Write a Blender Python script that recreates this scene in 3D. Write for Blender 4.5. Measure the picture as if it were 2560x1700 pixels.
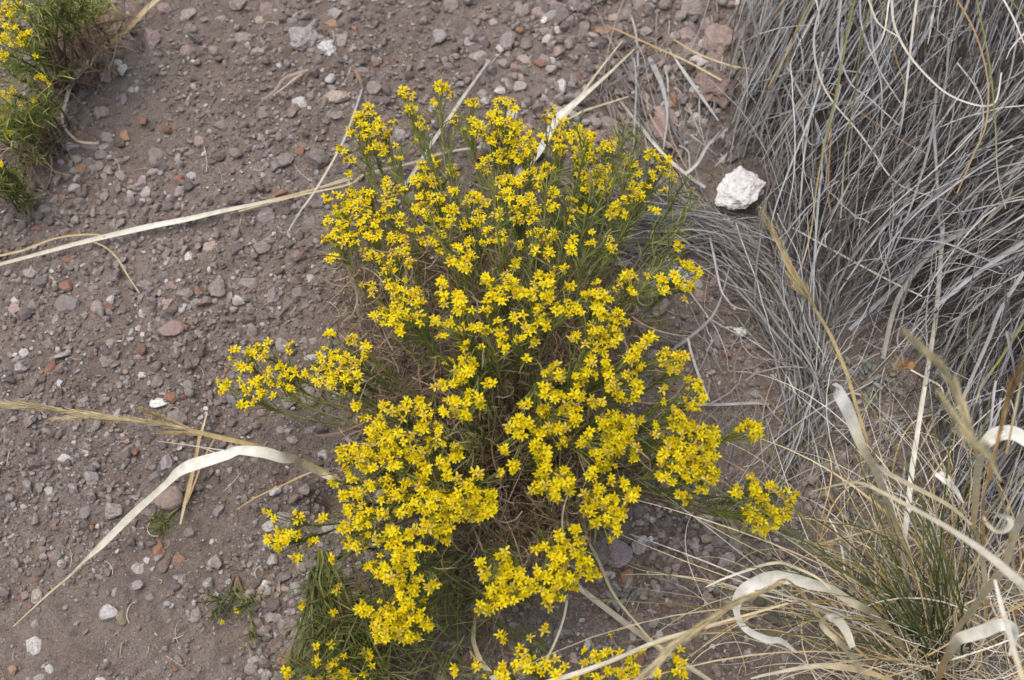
import bpy, math, random
import numpy as np
from mathutils import Matrix, Vector

rng = np.random.default_rng(7)
random.seed(7)
scene = bpy.context.scene
for o in list(bpy.data.objects):
    bpy.data.objects.remove(o)
C = scene.collection

# ------------------------------------------------------------------ camera
PITCH = math.radians(62.0)          # looking steeply down at the ground
DIST = 1.25
LENS = 50.0
CAM = np.array([0.0, -DIST * math.cos(PITCH), DIST * math.sin(PITCH)])
cd = bpy.data.cameras.new('camera')
cam = bpy.data.objects.new('camera', cd)
C.objects.link(cam)
cam.location = CAM
cam.rotation_euler = (math.pi / 2 - PITCH, 0, 0)
cd.lens = LENS
cd.sensor_width = 36.0
cd.clip_start = 0.01
cd.clip_end = 200.0
cd.dof.use_dof = True
cd.dof.focus_distance = 1.12
cd.dof.aperture_fstop = 8.5
scene.camera = cam

# ------------------------------------------------------------------ world, sun, exposure
world = bpy.data.worlds.new('World')
scene.world = world
world.use_nodes = True
wn = world.node_tree
bg = wn.nodes['Background']
sky = wn.nodes.new('ShaderNodeTexSky')
sky.sky_type = 'NISHITA'
sky.sun_disc = False
SUN_EL = math.radians(76)
SUN_AZ = math.radians(-80)           # high, from the left
sky.sun_elevation = SUN_EL
sky.sun_rotation = SUN_AZ
sky.dust_density = 5.0              # pale, hazy sky
sky.air_density = 1.1
sky.ozone_density = 1.0
wn.links.new(sky.outputs[0], bg.inputs[0])
bg.inputs[1].default_value = 0.15
sl = bpy.data.lights.new('sun', 'SUN')
sl.energy = 1.2
sl.angle = math.radians(70)
sl.color = (1.0, 0.985, 0.96)
sun = bpy.data.objects.new('sun', sl)
C.objects.link(sun)
sd = Vector((math.sin(SUN_AZ) * math.cos(SUN_EL), math.cos(SUN_AZ) * math.cos(SUN_EL), math.sin(SUN_EL)))
sun.rotation_euler = sd.to_track_quat('Z', 'Y').to_euler()
sun.location = (0, 0, 3)
vs = scene.view_settings
vs.view_transform = 'Standard'
vs.look = 'None'
vs.gamma = 1.0
vs.use_curve_mapping = False
vs.exposure = 0.28
scene.display_settings.display_device = 'sRGB'

# ------------------------------------------------------------------ helpers
def S(r, g, b):
    c = np.array([r, g, b]) / 255.0
    return np.where(c <= 0.04045, c / 12.92, ((c + 0.055) / 1.055) ** 2.4)

def ss(a, b, x):
    t = np.clip((x - a) / (b - a), 0, 1)
    return t * t * (3 - 2 * t)

def _hash(ix, iy, seed):
    h = (ix.astype(np.int64) * 374761393 + iy.astype(np.int64) * 668265263 + seed * 974634777) & 0xffffffff
    h = ((h ^ (h >> 13)) * 1274126177) & 0xffffffff
    h = (h ^ (h >> 16)) & 0xffffffff
    return h / 4294967295.0

def vnoise(x, y, seed=0):
    ix = np.floor(x); iy = np.floor(y)
    fx = x - ix; fy = y - iy
    fx = fx * fx * fx * (fx * (fx * 6 - 15) + 10); fy = fy * fy * fy * (fy * (fy * 6 - 15) + 10)
    a = _hash(ix, iy, seed); b = _hash(ix + 1, iy, seed)
    c = _hash(ix, iy + 1, seed); d = _hash(ix + 1, iy + 1, seed)
    return (a * (1 - fx) + b * fx) * (1 - fy) + (c * (1 - fx) + d * fx) * fy * 1.0

def fbm(x, y, seed=0, oct=3):
    s = 0; a = 1; t = 0
    for k in range(oct):
        s = s + a * (vnoise(x * 2 ** k + 13.7 * k, y * 2 ** k - 7.1 * k, seed + k) - 0.5)
        t += a; a *= 0.5
    return s / t

KPX = 36.0 / LENS / 2560.0
_F = np.array([0, math.cos(PITCH), -math.sin(PITCH)])
_U = np.array([0, math.sin(PITCH), math.cos(PITCH)])
def W(px, py, z=0.0):
    """point where the sight line of a photograph pixel meets height z"""
    px = np.asarray(px, float); py = np.asarray(py, float)
    nx = (px - 1280) * KPX; ny = -(py - 850) * KPX
    dx = nx; dy = _F[1] + _U[1] * ny; dz = _F[2] + _U[2] * ny
    t = (z - CAM[2]) / dz
    return np.stack([CAM[0] + dx * t, CAM[1] + dy * t, np.zeros_like(px) + z], -1)

CROP = dict(A=(0, 0), B=(640, 0), C=(1280, 0), D=(1920, 0), E=(0, 570), F=(640, 570), G=(1280, 570), H=(1920, 570),
            I=(0, 1130), N=(640, 1130), O=(1280, 1130), P=(1920, 1130))
SC = 2.7516
def cz(c, x, y):
    return CROP[c][0] + x / SC, CROP[c][1] + y / SC

TUSS = W(2520, 260, 0.0)
HOLES = [(W(*cz('B', 920, 755)), 0.0026, 0.014), (W(*cz('N', 490, 345)), 0.011, 0.022), (W(1230, 1180), 0.05, 0.01)]
def ground(x, y):
    z = 0.020 * fbm(x * 4.5, y * 4.5, 3, 2) + 0.016 * fbm(x * 20, y * 20, 11, 3) + 0.007 * fbm(x * 80, y * 80, 17, 3)
    z = z + 0.0034 * fbm(x * 240, y * 240, 23, 2)
    z = z + 0.055 * np.exp(-(((x - TUSS[0]) / 0.17) ** 2 + ((y - TUSS[1]) / 0.24) ** 2))
    for h, s, d in HOLES:
        z = z - d * np.exp(-(((x - h[0]) ** 2 + (y - h[1]) ** 2) / s ** 2))
    return z

def G(px, py, off=0.0):
    """point on the ground (plus off) seen at a photograph pixel"""
    off = np.asarray(off, float)
    p = W(px, py, 0.0)
    for _ in range(7):
        z = ground(p[..., 0], p[..., 1]) + off
        p = W(px, py, z)
    return p

def new_mesh(name, V, T, col=None, smooth=True):
    me = bpy.data.meshes.new(name)
    V = np.asarray(V, np.float32).reshape(-1, 3); T = np.asarray(T, np.int32).reshape(-1, 3)
    me.vertices.add(len(V)); me.vertices.foreach_set('co', V.ravel())
    me.loops.add(T.size); me.loops.foreach_set('vertex_index', T.ravel())
    me.polygons.add(len(T)); me.polygons.foreach_set('loop_start', np.arange(len(T), dtype=np.int32) * 3)
    me.polygons.foreach_set('use_smooth', np.full(len(T), smooth))
    if col is not None:
        a = me.attributes.new('Col', 'FLOAT_COLOR', 'POINT')
        c4 = np.ones((len(V), 4), np.float32); c4[:, :3] = np.clip(col, 0, 1)
        a.data.foreach_set('color', c4.ravel())
    me.update(calc_edges=True)
    return me

def obj(name, me, mat=None, parent=None):
    o = bpy.data.objects.new(name, me)
    if me is not None and mat is not None and len(me.materials) == 0:
        me.materials.append(mat)
    C.objects.link(o)
    if parent is not None:
        o.parent = parent
    return o

def tag(o, label=None, cat=None, group=None, kind=None):
    if label: o['label'] = label
    if cat: o['category'] = cat
    if group: o['group'] = group
    if kind: o['kind'] = kind
    return o

def empty(name, loc):
    o = bpy.data.objects.new(name, None)
    o.empty_display_size = 0.02
    o.location = loc
    C.objects.link(o)
    return o

def child(name, V, T, col, mat, parent, smooth=True):
    """mesh part whose world-space vertices are made local to its parent's origin"""
    off = np.zeros(3)
    p = parent
    while p is not None:
        off += np.array(p.location); p = p.parent
    return obj(name, new_mesh(name, np.asarray(V) - off, T, col, smooth), mat, parent)

def norm(v):
    return v / np.maximum(np.linalg.norm(v, axis=-1, keepdims=True), 1e-9)

def catmull(P, n):
    P = np.asarray(P, float)
    Q = np.vstack([2 * P[0] - P[1], P, 2 * P[-1] - P[-2]])
    seg = np.linspace(0, len(P) - 1 - 1e-6, n)
    i = seg.astype(int); t = (seg - i)[:, None]
    a, b, c, d = Q[i], Q[i + 1], Q[i + 2], Q[i + 3]
    return 0.5 * (2 * b + (c - a) * t + (2 * a - 5 * b + 4 * c - d) * t ** 2 + (3 * b - a - 3 * c + d) * t ** 3)

def frames(P, N):
    T = norm(np.gradient(P, axis=1))
    side = norm(np.cross(T, np.broadcast_to(N[:, None, :], P.shape)))
    return T, side, norm(np.cross(side, T))

def ribbons(P, w, N, col, fold=0.25, cols=3):
    """M blades along P[M,n,3], widths w[M,n], upward normals N[M,3] or N[M,n,3], colours col[M,3] or [M,n,3]"""
    M, n, _ = P.shape
    if N.ndim == 2:
        T, sd_, n2 = frames(P, N)
    else:
        T = norm(np.gradient(P, axis=1)); sd_ = norm(np.cross(T, N)); n2 = norm(np.cross(sd_, T))
    u = np.linspace(-1, 1, cols)
    V = P[:, :, None, :] + sd_[:, :, None, :] * (u[None, None, :, None] * w[:, :, None, None] * 0.5) \
        + n2[:, :, None, :] * ((u ** 2)[None, None, :, None] * w[:, :, None, None] * fold)
    if col.ndim == 2:
        col = np.broadcast_to(col[:, None, :], (M, n, 3))
    Cc = np.broadcast_to(col[:, :, None, :], V.shape)
    if cols > 3:                       # fine veins along a broad leaf
        vein = np.array([.92, 1.03, .96, 1.03, .95, 1.02, .97, 1.02, .93])[:cols]
        Cc = Cc * vein[None, None, :, None]
    Cc = Cc.reshape(-1, 3)
    m, i, k = np.meshgrid(np.arange(M), np.arange(n - 1), np.arange(cols - 1), indexing='ij')
    a = (m * n + i) * cols + k
    T1 = np.stack([a, a + 1, a + cols + 1], -1); T2 = np.stack([a, a + cols + 1, a + cols], -1)
    return V.reshape(-1, 3), np.concatenate([T1.reshape(-1, 3), T2.reshape(-1, 3)]), Cc

def tubes(P, r, col, k=5):
    M, n, _ = P.shape
    N = np.tile(np.array([0.31, 0.22, 0.92]), (M, 1))
    T, s, n2 = frames(P, N)
    a = np.arange(k) * 2 * math.pi / k
    V = P[:, :, None, :] + r[:, :, None, None] * (s[:, :, None, :] * np.cos(a)[None, None, :, None] + n2[:, :, None, :] * np.sin(a)[None, None, :, None])
    if col.ndim == 2:
        col = np.broadcast_to(col[:, None, :], (M, n, 3))
    Cc = np.broadcast_to(col[:, :, None, :], V.shape).reshape(-1, 3)
    m, i, j = np.meshgrid(np.arange(M), np.arange(n - 1), np.arange(k), indexing='ij')
    b = (m * n + i) * k
    p0 = b + j; p1 = b + (j + 1) % k
    T1 = np.stack([p0, p1, p1 + k], -1); T2 = np.stack([p0, p1 + k, p0 + k], -1)
    return V.reshape(-1, 3), np.concatenate([T1.reshape(-1, 3), T2.reshape(-1, 3)]), Cc

def join(parts):
    Vs, Ts, Cs = [], [], []; n = 0
    for V, T, c in parts:
        Vs.append(V); Ts.append(T + n); Cs.append(c); n += len(V)
    return np.concatenate(Vs), np.concatenate(Ts), np.concatenate(Cs)

def instances(base, mats, tint=None):
    """copies of (V,T,C) under 4x4 matrices [M,4,4] as plain arrays"""
    V, T, c = base
    M = len(mats)
    VV = np.einsum('mij,vj->mvi', mats[:, :3, :3], V) + mats[:, None, :3, 3]
    TT = T[None] + (np.arange(M) * len(V))[:, None, None]
    CC = np.broadcast_to(c[None], (M, len(V), 3)) if tint is None else c[None] * tint[:, None, :]
    return VV.reshape(-1, 3), TT.reshape(-1, 3), CC.reshape(-1, 3)

# ------------------------------------------------------------------ materials
def mat_base(name):
    m = bpy.data.materials.new(name); m.use_nodes = True
    nt = m.node_tree
    return m, nt, nt.nodes['Principled BSDF'], nt.nodes['Material Output']

def plant_mat(name, rough, trans, streak=0.0, vary=0.25, spec=0.3):
    m, nt, b, out = mat_base(name)
    at = nt.nodes.new('ShaderNodeAttribute'); at.attribute_name = 'Col'
    tc = nt.nodes.new('ShaderNodeTexCoord')
    nz = nt.nodes.new('ShaderNodeTexNoise'); nz.inputs['Scale'].default_value = 160; nz.inputs['Detail'].default_value = 3
    nt.links.new(tc.outputs['Object'], nz.inputs['Vector'])
    mr = nt.nodes.new('ShaderNodeMapRange')
    mr.inputs['From Min'].default_value = 0.3; mr.inputs['From Max'].default_value = 0.7
    mr.inputs['To Min'].default_value = 1 - vary; mr.inputs['To Max'].default_value = 1 + vary
    nt.links.new(nz.outputs['Fac'], mr.inputs['Value'])
    mx = nt.nodes.new('ShaderNodeVectorMath'); mx.operation = 'SCALE'
    nt.links.new(at.outputs['Color'], mx.inputs[0]); nt.links.new(mr.outputs[0], mx.inputs['Scale'])
    nt.links.new(mx.outputs[0], b.inputs['Base Color'])
    b.inputs['Roughness'].default_value = rough
    b.inputs['Specular IOR Level'].default_value = spec
    if trans > 0:
        tr = nt.nodes.new('ShaderNodeBsdfTranslucent')
        nt.links.new(mx.outputs[0], tr.inputs['Color'])
        ms = nt.nodes.new('ShaderNodeMixShader'); ms.inputs[0].default_value = trans
        nt.links.new(b.outputs[0], ms.inputs[1]); nt.links.new(tr.outputs[0], ms.inputs[2])
        nt.links.new(ms.outputs[0], out.inputs['Surface'])
    return m

def stone_mat(name, use_object, dust=0.7):
    m, nt, b, out = mat_base(name)
    tc = nt.nodes.new('ShaderNodeTexCoord')
    if use_object:
        oi = nt.nodes.new('ShaderNodeObjectInfo'); src = oi.outputs['Color']
        ad = nt.nodes.new('ShaderNodeVectorMath'); ad.operation = 'ADD'
        nt.links.new(tc.outputs['Object'], ad.inputs[0]); nt.links.new(oi.outputs['Location'], ad.inputs[1])
        vec = ad.outputs[0]; s1, s2 = 2.2, 6.0
    else:
        at = nt.nodes.new('ShaderNodeAttribute'); at.attribute_name = 'Col'; src = at.outputs['Color']
        vec = tc.outputs['Object']; s1, s2 = 300, 1400
    n1 = nt.nodes.new('ShaderNodeTexNoise'); n1.inputs['Scale'].default_value = s1; n1.inputs['Detail'].default_value = 6
    n1.inputs['Roughness'].default_value = 0.7
    n2 = nt.nodes.new('ShaderNodeTexNoise'); n2.inputs['Scale'].default_value = s2; n2.inputs['Detail'].default_value = 4
    for n in (n1, n2): nt.links.new(vec, n.inputs['Vector'])
    mr = nt.nodes.new('ShaderNodeMapRange'); mr.inputs['From Min'].default_value = 0.3; mr.inputs['From Max'].default_value = 0.7
    mr.inputs['To Min'].default_value = 0.62; mr.inputs['To Max'].default_value = 1.3
    nt.links.new(n1.outputs['Fac'], mr.inputs['Value'])
    mx = nt.nodes.new('ShaderNodeVectorMath'); mx.operation = 'SCALE'
    nt.links.new(src, mx.inputs[0]); nt.links.new(mr.outputs[0], mx.inputs['Scale'])
    # soil dust on the stone
    mi = nt.nodes.new('ShaderNodeMix'); mi.data_type = 'RGBA'
    r2 = nt.nodes.new('ShaderNodeMapRange'); r2.inputs['From Min'].default_value = 0.42; r2.inputs['From Max'].default_value = 0.66
    r2.inputs['To Max'].default_value = dust
    nt.links.new(n2.outputs['Fac'], r2.inputs['Value']); nt.links.new(r2.outputs[0], mi.inputs[0])
    nt.links.new(mx.outputs[0], mi.inputs[6]); mi.inputs[7].default_value = (*S(134, 124, 115), 1)
    nt.links.new(mi.outputs[2], b.inputs['Base Color'])
    b.inputs['Roughness'].default_value = 0.92; b.inputs['Specular IOR Level'].default_value = 0.2
    bp = nt.nodes.new('ShaderNodeBump'); bp.inputs['Strength'].default_value = 0.8; bp.inputs['Distance'].default_value = 0.0012
    nt.links.new(n2.outputs['Fac'], bp.inputs['Height']); nt.links.new(bp.outputs[0], b.inputs['Normal'])
    return m

def soil_mat():
    m, nt, b, out = mat_base('soil')
    tc = nt.nodes.new('ShaderNodeTexCoord')
    def noise(s, d, r=0.6):
        n = nt.nodes.new('ShaderNodeTexNoise'); n.inputs['Scale'].default_value = s; n.inputs['Detail'].default_value = d
        n.inputs['Roughness'].default_value = r
        nt.links.new(tc.outputs['Object'], n.inputs['Vector']); return n
    na = noise(5, 3); nb = noise(70, 5, 0.7); nc = noise(700, 4, 0.7)
    cr = nt.nodes.new('ShaderNodeValToRGB')
    cr.color_ramp.elements[0].position = 0.3; cr.color_ramp.elements[0].color = (*S(113, 104, 96), 1)
    cr.color_ramp.elements[1].position = 0.7; cr.color_ramp.elements[1].color = (*S(142, 133, 124), 1)
    nt.links.new(nb.outputs['Fac'], cr.inputs[0])
    mi = nt.nodes.new('ShaderNodeMix'); mi.data_type = 'RGBA'; mi.blend_type = 'MULTIPLY'; mi.inputs[0].default_value = 1
    cr2 = nt.nodes.new('ShaderNodeValToRGB')
    cr2.color_ramp.elements[0].position = 0.35; cr2.color_ramp.elements[0].color = (0.62, 0.59, 0.57, 1)
    cr2.color_ramp.elements[1].position = 0.62; cr2.color_ramp.elements[1].color = (1.12, 1.1, 1.08, 1)
    nt.links.new(nc.outputs['Fac'], cr2.inputs[0])
    nt.links.new(cr.outputs[0], mi.inputs[6]); nt.links.new(cr2.outputs[0], mi.inputs[7])
    m2 = nt.nodes.new('ShaderNodeMix'); m2.data_type = 'RGBA'; m2.blend_type = 'MULTIPLY'; m2.inputs[0].default_value = 1
    cr3 = nt.nodes.new('ShaderNodeValToRGB')
    cr3.color_ramp.elements[0].position = 0.35; cr3.color_ramp.elements[0].color = (0.86, 0.82, 0.8, 1)
    cr3.color_ramp.elements[1].position = 0.65; cr3.color_ramp.elements[1].color = (1.08, 1.07, 1.07, 1)
    nt.links.new(na.outputs['Fac'], cr3.inputs[0])
    nt.links.new(mi.outputs[2], m2.inputs[6]); nt.links.new(cr3.outputs[0], m2.inputs[7])
    nt.links.new(m2.outputs[2], b.inputs['Base Color'])
    b.inputs['Roughness'].default_value = 0.95; b.inputs['Specular IOR Level'].default_value = 0.15
    bp = nt.nodes.new('ShaderNodeBump'); bp.inputs['Strength'].default_value = 0.9; bp.inputs['Distance'].default_value = 0.0011
    nt.links.new(nc.outputs['Fac'], bp.inputs['Height'])
    bq = nt.nodes.new('ShaderNodeBump'); bq.inputs['Strength'].default_value = 0.7; bq.inputs['Distance'].default_value = 0.003
    nt.links.new(nb.outputs['Fac'], bq.inputs['Height']); nt.links.new(bp.outputs[0], bq.inputs['Normal'])
    nt.links.new(bq.outputs[0], b.inputs['Normal'])
    return m

M_soil = soil_mat()
M_stone = stone_mat('stone', True)
M_gravel = stone_mat('gravel', False)
M_chalk = stone_mat('chalk', True, 0.22)
M_leaf = plant_mat('green_leaf', 0.6, 0.2, vary=0.2)
M_dry = plant_mat('dry_plant', 0.75, 0.12, vary=0.25)
M_straw = plant_mat('dry_straw', 0.6, 0.1, vary=0.14)
M_flower = plant_mat('yellow_flower', 0.6, 0.3, vary=0.1, spec=0.2)

# ------------------------------------------------------------------ ground
def axis(lo, hi, step, far):
    core = np.arange(lo, hi + step, step)
    ext = []; d = step; p = 0.0
    while p < far:
        d *= 1.35; p += d; ext.append(p)
    ext = np.array(ext)
    return np.concatenate([core[0] - ext[::-1], core, core[-1] + ext])
gx = axis(-0.58, 0.58, 0.0026, 40); gy = axis(-0.38, 0.52, 0.0026, 40)
X, Y = np.meshgrid(gx, gy, indexing='ij')
Z = ground(X, Y)
nx_, ny_ = X.shape
idx = np.arange(nx_ * ny_).reshape(nx_, ny_)
a, b_, c_, d_ = idx[:-1, :-1].ravel(), idx[1:, :-1].ravel(), idx[1:, 1:].ravel(), idx[:-1, 1:].ravel()
T = np.concatenate([np.stack([a, b_, c_], 1), np.stack([a, c_, d_], 1)])
g_ = obj('ground', new_mesh('ground', np.stack([X, Y, Z], -1).reshape(-1, 3), T), M_soil)
tag(g_, 'bare grey brown gravelly soil under the plants', 'ground', kind='structure')

# ------------------------------------------------------------------ stones
import bmesh
def ico(sub):
    bm = bmesh.new(); bmesh.ops.create_icosphere(bm, subdivisions=sub, radius=1.0)
    V = np.array([v.co[:] for v in bm.verts]); T = np.array([[v.index for v in f.verts] for f in bm.faces]); bm.free()
    return V, T
ICO = {k: ico(k) for k in (1, 2, 3, 4, 5)}
def rock_shape(sub, seed, planes=9, rough=0.05, pits=0.0, lumps=0.0, grain=0.0):
    r = np.random.default_rng(seed)
    V, T = ICO[sub]; V = V.copy()
    for _ in range(planes):
        n = norm(r.normal(size=3)); d = r.uniform(0.5, 0.86)
        V -= n * np.maximum(0, V @ n - d)[:, None]
    D = norm(V)
    f = np.zeros(len(V))
    for k in range(14):
        kk = norm(r.normal(size=3)) * r.uniform(2, 5); f += np.sin(D @ kk + r.uniform(0, 7)) / 14
    for k in range(24):
        kk = norm(r.normal(size=3)) * r.uniform(8, 18); f += 0.5 * np.sin(D @ kk + r.uniform(0, 7)) / 24
    V *= (1 + rough * 6 * f)[:, None]
    if lumps:
        h = np.zeros(len(V))
        for k in range(40):
            c = norm(r.normal(size=3)); s = r.uniform(0.14, 0.34)
            h += r.choice([-1, 1], p=[0.55, 0.45]) * lumps * np.exp(-np.sum((D - c) ** 2, 1) / s ** 2) * r.uniform(0.3, 1)
        V *= (1 + h)[:, None]
    if pits:
        h = np.zeros(len(V))
        for k in range(60):
            c = norm(r.normal(size=3)); s = r.uniform(0.05, 0.13)
            h -= pits * np.exp(-np.sum((D - c) ** 2, 1) / s ** 2)
        V *= (1 + h)[:, None]
    if grain:
        V = V * (1 + r.normal(0, grain, len(V)))[:, None]
    return V, T

COLS = dict(g=(140, 130, 124), d=(112, 105, 102), p=(166, 158, 153), w=(198, 193, 187), c=(176, 159, 146), k=(158, 137, 129),
            r=(142, 102, 82), o=(162, 126, 98), b=(126, 106, 96), l=(154, 138, 142), t=(140, 129, 104), W=(214, 213, 206))
CNAME = dict(g='grey', d='dark grey', p='pale grey', w='white', c='cream', k='pinkish grey', r='rust red', o='orange', b='brown',
             l='lilac grey', t='olive tan', W='chalk white')
STONES = dict(
 A="1040 270 50 85 k 1090 1090 62 60 g 1650 275 75 40 g 1295 355 45 38 k 700 770 50 36 c 485 1010 62 32 w 730 950 60 32 p 710 1070 45 36 g 560 1165 46 30 o 870 935 36 38 o 705 1015 45 26 p 540 930 42 26 o 980 1250 40 38 c 390 1240 34 56 k 720 530 46 42 k 845 480 28 36 W 855 690 28 45 l 815 185 40 26 c 1300 100 44 42 p 1640 30 50 46 g 1380 980 34 42 k 605 1115 34 30 g 840 1200 36 34 p 1530 860 46 38 g 585 570 34 54 b 620 1010 50 26 g 680 1145 30 28 g 530 1230 22 32 w 485 1200 28 28 p 755 1175 32 28 p 385 1365 24 28 k 430 1365 16 26 o 975 1385 20 16 w 1290 690 14 24 w 900 620 24 18 w 870 100 26 22 w 1140 60 50 34 k 1520 130 26 20 c 1090 250 30 26 g",
 B="560 670 82 58 c 310 700 50 46 w 420 1110 74 74 d 200 1110 60 54 g 1545 385 70 44 p 245 170 40 38 g 1340 35 46 38 g 1470 220 46 40 g 1460 300 40 34 p 1255 250 50 52 p 545 100 42 38 p 530 170 44 28 o 815 620 46 50 g 1570 125 36 30 k 1640 155 34 26 c 430 1410 44 36 g 80 1480 72 60 g 380 1525 44 34 g 190 1450 36 26 d 895 830 40 44 b 160 455 22 26 w 1740 280 52 72 g 380 660 28 30 g 590 280 30 42 p 550 800 56 46 g 325 1000 34 20 t 740 490 46 26 g 40 800 40 34 g 70 70 40 44 k 30 145 40 26 c 985 935 36 40 p 150 1180 24 22 w 45 1205 20 18 w 460 910 20 18 k 450 1340 30 40 p",
 C="330 110 66 74 d 485 215 62 66 g 620 220 76 48 o 465 340 72 48 g 600 310 52 50 d 1640 590 60 76 p 1265 60 86 72 g 870 50 52 54 g 200 105 50 44 k 1100 690 46 58 o 1280 430 72 48 w 920 215 62 28 p 1190 250 76 44 k 95 420 50 40 c 275 415 38 26 w 55 530 46 30 c 60 600 48 36 p 200 440 44 40 r 720 510 40 36 g 600 460 50 38 g 1070 290 38 46 b 1030 410 30 30 g 1620 210 50 40 g 1680 480 60 50 c 1560 220 46 40 p 1170 860 24 30 w 1310 845 36 34 c 600 945 40 38 k 780 820 40 36 p 670 860 56 50 g 925 660 16 30 w 315 210 26 24 w 100 60 40 50 g 690 130 46 38 c 520 440 34 38 g 1450 1100 30 24 w 1240 350 56 46 g 800 60 30 36 g 1230 170 40 32 g 1350 170 46 42 k 420 30 40 36 g 290 30 46 28 k 1215 740 28 30 p",
 E="95 565 36 38 c 100 495 32 22 w 390 635 34 40 p 460 395 52 36 r 325 370 24 18 r 475 210 36 24 r 1450 135 52 40 c 1300 200 30 30 W 1200 240 32 34 g 1150 170 32 46 g 1480 420 72 60 g 480 540 72 70 g 665 555 46 40 k 750 545 36 28 r 1145 525 46 36 c 1020 430 36 30 l 1010 575 30 32 g 345 790 40 40 g 165 860 26 26 w 125 900 32 22 p 1170 1165 40 38 r 1265 1155 24 22 r 1215 1310 76 44 g 1340 930 36 46 b 1300 1085 42 34 g 1215 810 42 28 k 1190 555 26 26 b 1260 450 52 36 g 945 690 26 20 w 900 720 14 26 w 985 1015 28 22 w 735 1425 18 18 w 1620 150 52 40 d 1430 60 36 30 g 205 310 38 30 p 145 960 36 32 p 640 415 28 30 g 230 535 30 34 g 730 920 40 32 g 1350 500 20 18 p 1325 530 24 22 p 1270 540 18 18 w 820 1080 20 22 c 715 1155 20 16 p 1560 980 18 26 o 1700 380 60 44 g",
 I="600 405 40 52 g 460 50 46 38 w 625 190 46 52 p 840 1135 34 50 t 240 1345 54 70 w 345 265 30 28 w 1100 670 50 68 r 1085 730 34 30 p 1225 750 42 34 o 1135 770 40 52 b 960 805 46 36 p 390 710 28 32 g 250 1000 36 40 c 1500 410 34 46 l 770 410 60 50 p 85 1510 30 30 o 340 1500 26 38 w 1145 80 34 46 p 160 380 24 16 w 1255 885 26 36 p 735 645 18 18 o 130 1005 22 20 r 175 990 28 24 k 280 1555 40 22 p 1010 750 22 20 w 1050 805 16 16 W 785 965 20 26 p 40 610 26 18 p 1460 620 16 18 W 1040 990 36 30 g 950 920 34 30 p 1460 760 26 30 p 245 1180 30 30 p 530 1180 20 18 p 1300 560 34 34 g 1350 1120 50 46 g",
 N="95 510 46 38 w 270 945 38 46 p 80 970 30 34 p 240 1040 22 26 p 215 1105 30 22 p 95 1140 30 36 p 190 1200 50 70 g 245 1345 62 54 g 205 1430 60 58 r 310 1470 24 32 r 40 945 28 28 c 375 1105 28 34 w 675 1300 32 34 p 590 965 36 30 p 630 840 40 48 k 190 455 56 36 p 470 15 36 34 w 640 1100 40 50 g 785 690 44 62 g 400 570 14 26 W 370 990 30 26 g 65 1190 14 30 t 135 1260 20 18 w 550 800 46 40 g 520 530 60 40 p 150 945 24 18 c 60 1050 28 30 k 210 950 26 20 c 1510 920 30 26 g 20 1350 26 34 p",
 F="305 445 46 50 g 155 380 32 32 g 225 1395 30 26 p 175 1390 30 24 p 250 1455 36 26 p 365 895 40 28 w 35 130 56 44 g 95 80 30 28 g 120 470 36 60 g 380 1395 50 34 g 35 1275 36 32 k 745 1100 52 60 g 265 620 20 20 p 285 660 24 24 g 340 775 24 18 p 390 780 24 20 p 135 290 18 14 g 430 1360 22 22 b 350 1170 70 60 g 230 1200 46 40 g",
 G="1240 390 60 48 w 1120 350 95 66 w 930 340 90 60 w 760 240 70 46 p 1000 560 82 84 k 820 130 60 40 c 1420 780 42 44 g 1370 995 28 22 p 1630 930 40 52 g 1395 370 30 44 k 1060 260 60 46 p 700 170 40 34 c 1280 470 38 36 k 1630 820 26 26 k 1680 980 30 24 p 1580 790 44 30 d 1320 590 30 26 g 1670 1140 34 26 p 1690 1195 50 16 p 950 870 36 28 g 860 680 40 36 k",
 O="875 660 46 50 p 1020 340 52 50 k 860 410 46 40 g 1535 630 50 48 p 1490 740 82 54 p 1420 610 46 40 g 1340 590 52 28 c 1360 530 40 34 g 1525 545 34 28 p 1555 360 36 38 k 1440 530 42 30 k 1345 665 30 28 c 1600 705 28 26 c 665 845 40 24 w 590 670 52 50 g 420 1420 40 30 c 270 1410 42 30 k 1130 655 30 18 p 920 265 34 26 p 1140 580 30 28 b 800 140 40 28 g 560 970 60 40 b 1010 440 16 20 c 910 530 24 26 r 1180 620 26 20 g 1330 400 36 30 k",
 H="845 515 24 28 c 860 720 28 20 r 250 650 40 56 c 100 540 30 24 k 610 720 26 24 k 990 870 22 20 k 60 920 40 34 g 330 760 30 26 g 880 610 34 24 k 290 230 34 46 b",
 P="300 280 40 34 p 330 110 34 30 k 540 670 40 36 p 390 450 36 26 k 250 120 26 22 k 430 150 28 20 k")
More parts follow.
